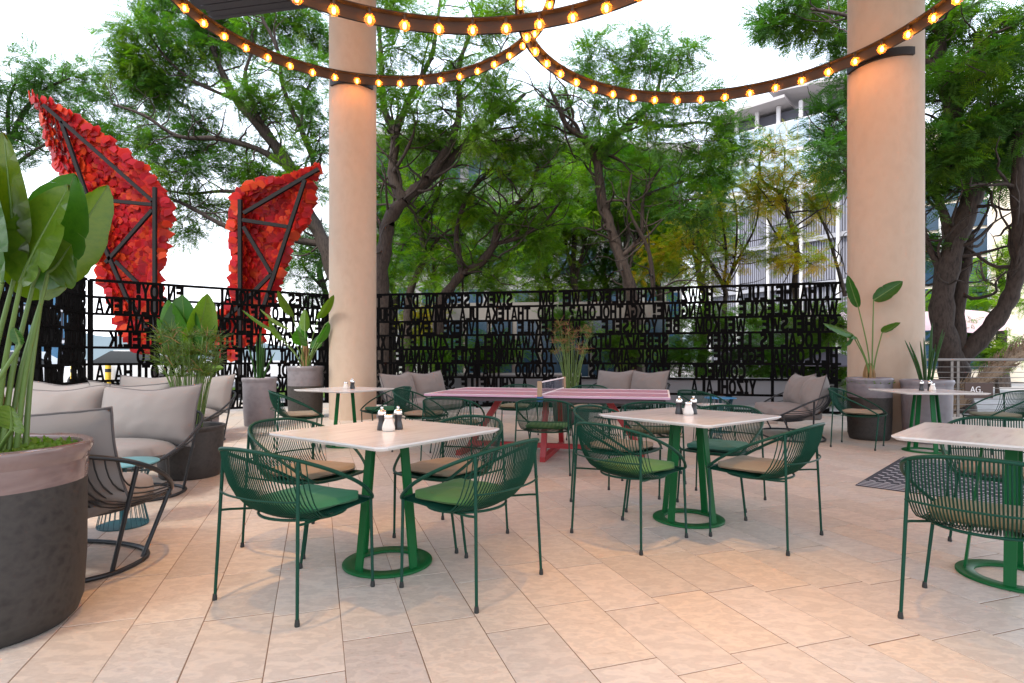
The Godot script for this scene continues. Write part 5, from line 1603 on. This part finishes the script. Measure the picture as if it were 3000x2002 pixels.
func railing() -> void:
	var t := thing("steel_railing", "stainless steel railing with horizontal bars beside the gnarled tree", "railing", Vector3(6.75, 0, -11.4))
	var m := mat("stainless", lin(.18, .16, .145), .4, .7)
	var L := 6.0
	for i in 9:
		var g := G.new(); g.tube([Vector3(0, .14 + i * .105, 0), Vector3(L, .14 + i * .105, 0)], .0065, .0065, 8)
		put("bar", g.mesh(), m, t)
	var g2 := G.new(); g2.bbox(Transform3D(Basis(), Vector3(L / 2, 1.12, 0)), Vector3(L, .05, .06), .01)
	put("handrail", g2.mesh(), m, t)
	for x in [.04, 1.86, 1.98, 3.9, 5.9]:
		var g := G.new(); g.box(Transform3D(Basis(), Vector3(x, .55, -.02)), Vector3(.05, 1.1, .02))
		put("post", g.mesh(), m, t)
	# sign hung on the railing
	var s := thing("railing_sign", "small dark sign with the white letters AG on the railing", "sign", Vector3(9.08, .52, -11.35))
	g2 = G.new(); g2.bbox(Transform3D(Basis(), Vector3.ZERO), Vector3(.55, .3, .02), .004)
	put("board", g2.mesh(), mat("sign_dark", lin(.06, .03, .02), .6), s)
	var font := SystemFont.new(); font.font_names = PackedStringArray(["Droid Sans"])
	var tm := TextMesh.new(); tm.font = font; tm.text = "AG."; tm.font_size = 48; tm.pixel_size = .0034; tm.depth = .006
	put("lettering", tm, mat("white_line", lin(.8, .78, .78), .4), s, Transform3D(Basis(), Vector3(-.05, .02, .013)))
	# fallen pale trunk leaning behind the railing
	t = thing("leaning_trunk", "pale shaggy palm trunk leaning behind the steel railing", "trunk", Vector3(9.1, -.05, -12.3))
	var g := G.new()
	g.tuber(spline([Vector3(-.1, 0, 0), Vector3(.35, .45, .1), Vector3(1.0, .95, .1), Vector3(1.9, 1.5, 0)], 5), range(16).map(func(i): return .15 + .03 * sin(i * 2.1) - i * .003), 12)
	var fr := RandomNumberGenerator.new(); fr.seed = 3
	for i in 420:
		var sv := fr.randf()
		var c0 := Vector3(-.1, 0, 0).bezier_interpolate(Vector3(.3, .4, .1), Vector3(.9, .9, .1), Vector3(1.9, 1.5, 0), sv)
		var d := Vector3(fr.randf_range(-1, 1), fr.randf_range(-1, 1), fr.randf_range(-1, 1)).normalized()
		g.tube([c0 + d * .12, c0 + d * .2 + Vector3(.05, .08, 0), c0 + d * .23 + Vector3(.12, .16, 0)], .014, .003, 4, false, false)
	put("trunk", g.mesh(), textured("palm_bark", mats.bark.albedo_texture, 2.0, .95, false, mats.bark.albedo_texture, 1.0, Color(1, 1, 1)), t)
	mats.palm_bark.albedo_texture = noise_tex(256, .05, 81, [lin(.1, .06, .035), lin(.24, .17, .11), lin(.32, .23, .15)], 4, Vector2(1, 3))
	# pale pink awning
	t = thing("awning", "pale pink awning on posts beyond the railing", "awning", Vector3(12.2, 0, -20.5), -.1)
	g = G.new()
	g.grid(func(u: float, v: float): return Vector3(lerpf(-2.6, 5, u), 2.9 - .9 * v - .05 * sin(u * 20.0), lerpf(-1.4, 1.6, v)), 20, 4)
	put("canvas", g.mesh(), mat("awning_pink", lin(.55, .36, .36), .8), t)
	for x in [-2.5, .0, 2.5, 4.9]:
		g = G.new(); g.tube([Vector3(x, 0, 1.55), Vector3(x, 2.0, 1.55)], .035, .035, 8); put("post", g.mesh(), mat("wall_dark", Color.WHITE), t)
	t = thing("parasol", "folded down dark parasol with a pink edge behind the railing", "parasol", Vector3(7.95, 0, -14.6))
	g = G.new(); g.lathe([Vector2(0, 1.35), Vector2(.35, 1.22), Vector2(.9, .98), Vector2(.9, .95), Vector2(0, 1.2)], 8); put("canopy", g.mesh(), mat("parasol_grey", lin(.09, .08, .1), .8), t)
	g = G.new(); g.tube([Vector3(0, 0, 0), Vector3(0, 1.4, 0)], .025, .025, 8); put("pole", g.mesh(), m, t)
	t = thing("traffic_cone", "small orange traffic cone behind the railing", "cone", Vector3(9.6, -.05, -15.5))
	g = G.new(); g.lathe([Vector2(.16, .03), Vector2(.03, .7), Vector2(0, .7)], 14); put("cone", g.mesh(), mat("cone_orange", lin(.75, .16, .02), .5), t)
	g = G.new(); g.box(Transform3D(Basis(), Vector3(0, .015, 0)), Vector3(.4, .03, .4)); put("base", g.mesh(), mat("cone_orange", Color.WHITE), t)

func _ready() -> void:
	rng.seed = 20
	ng.seed = 9; ng.frequency = .01; ng.fractal_octaves = 3
	# camera: level, lens shifted a little so that the horizon lies just below the middle
	var cam := Camera3D.new()
	cam.name = "camera"
	cam.position = Vector3(0, H, 0)
	cam.set_frustum(.05 * 2002.0 / F, Vector2(0, .05 * (YH - 1001.0) / F), .05, 600.0)
	add_child(cam)
	cam.current = true
	# sky and light: bright overcast evening
	var sky := Sky.new()
	var sm := ProceduralSkyMaterial.new()
	sm.sky_top_color = Color(.80, .86, .95); sm.sky_horizon_color = Color(.95, .95, .96); sm.sky_curve = .2
	sm.ground_horizon_color = Color(.7, .68, .66); sm.ground_bottom_color = Color(.35, .33, .31)
	sm.sun_angle_max = 0.0
	sky.sky_material = sm
	var env := Environment.new()
	env.background_mode = Environment.BG_SKY
	env.sky = sky
	env.background_energy_multiplier = 1.0
	env.tonemap_mode = Environment.TONE_MAPPER_LINEAR
	env.tonemap_exposure = 3.25
	env.sdfgi_enabled = true; env.ssao_enabled = true; env.ssil_enabled = true
	var we := WorldEnvironment.new()
	we.name = "environment"; we.environment = env
	add_child(we)
	var sun := DirectionalLight3D.new()
	sun.name = "sun"
	sun.light_energy = .5; sun.light_angular_distance = 12.0; sun.light_color = Color(1.0, .97, .93)
	sun.shadow_enabled = true
	sun.rotation_degrees = Vector3(-48, -36, 0)
	add_child(sun)
	# setting
	floor_tiles()
	columns()
	roof()
	print("terrace ", Time.get_ticks_msec())
	plants()
	street()
	buildings()
	trees()
	print("trees ", Time.get_ticks_msec(), " fronds ", total_fronds)
	# things
	fences()
	railing()
	sculptures()
	light_rings()
	downlights()
	furniture()
	print("done ", Time.get_ticks_msec())
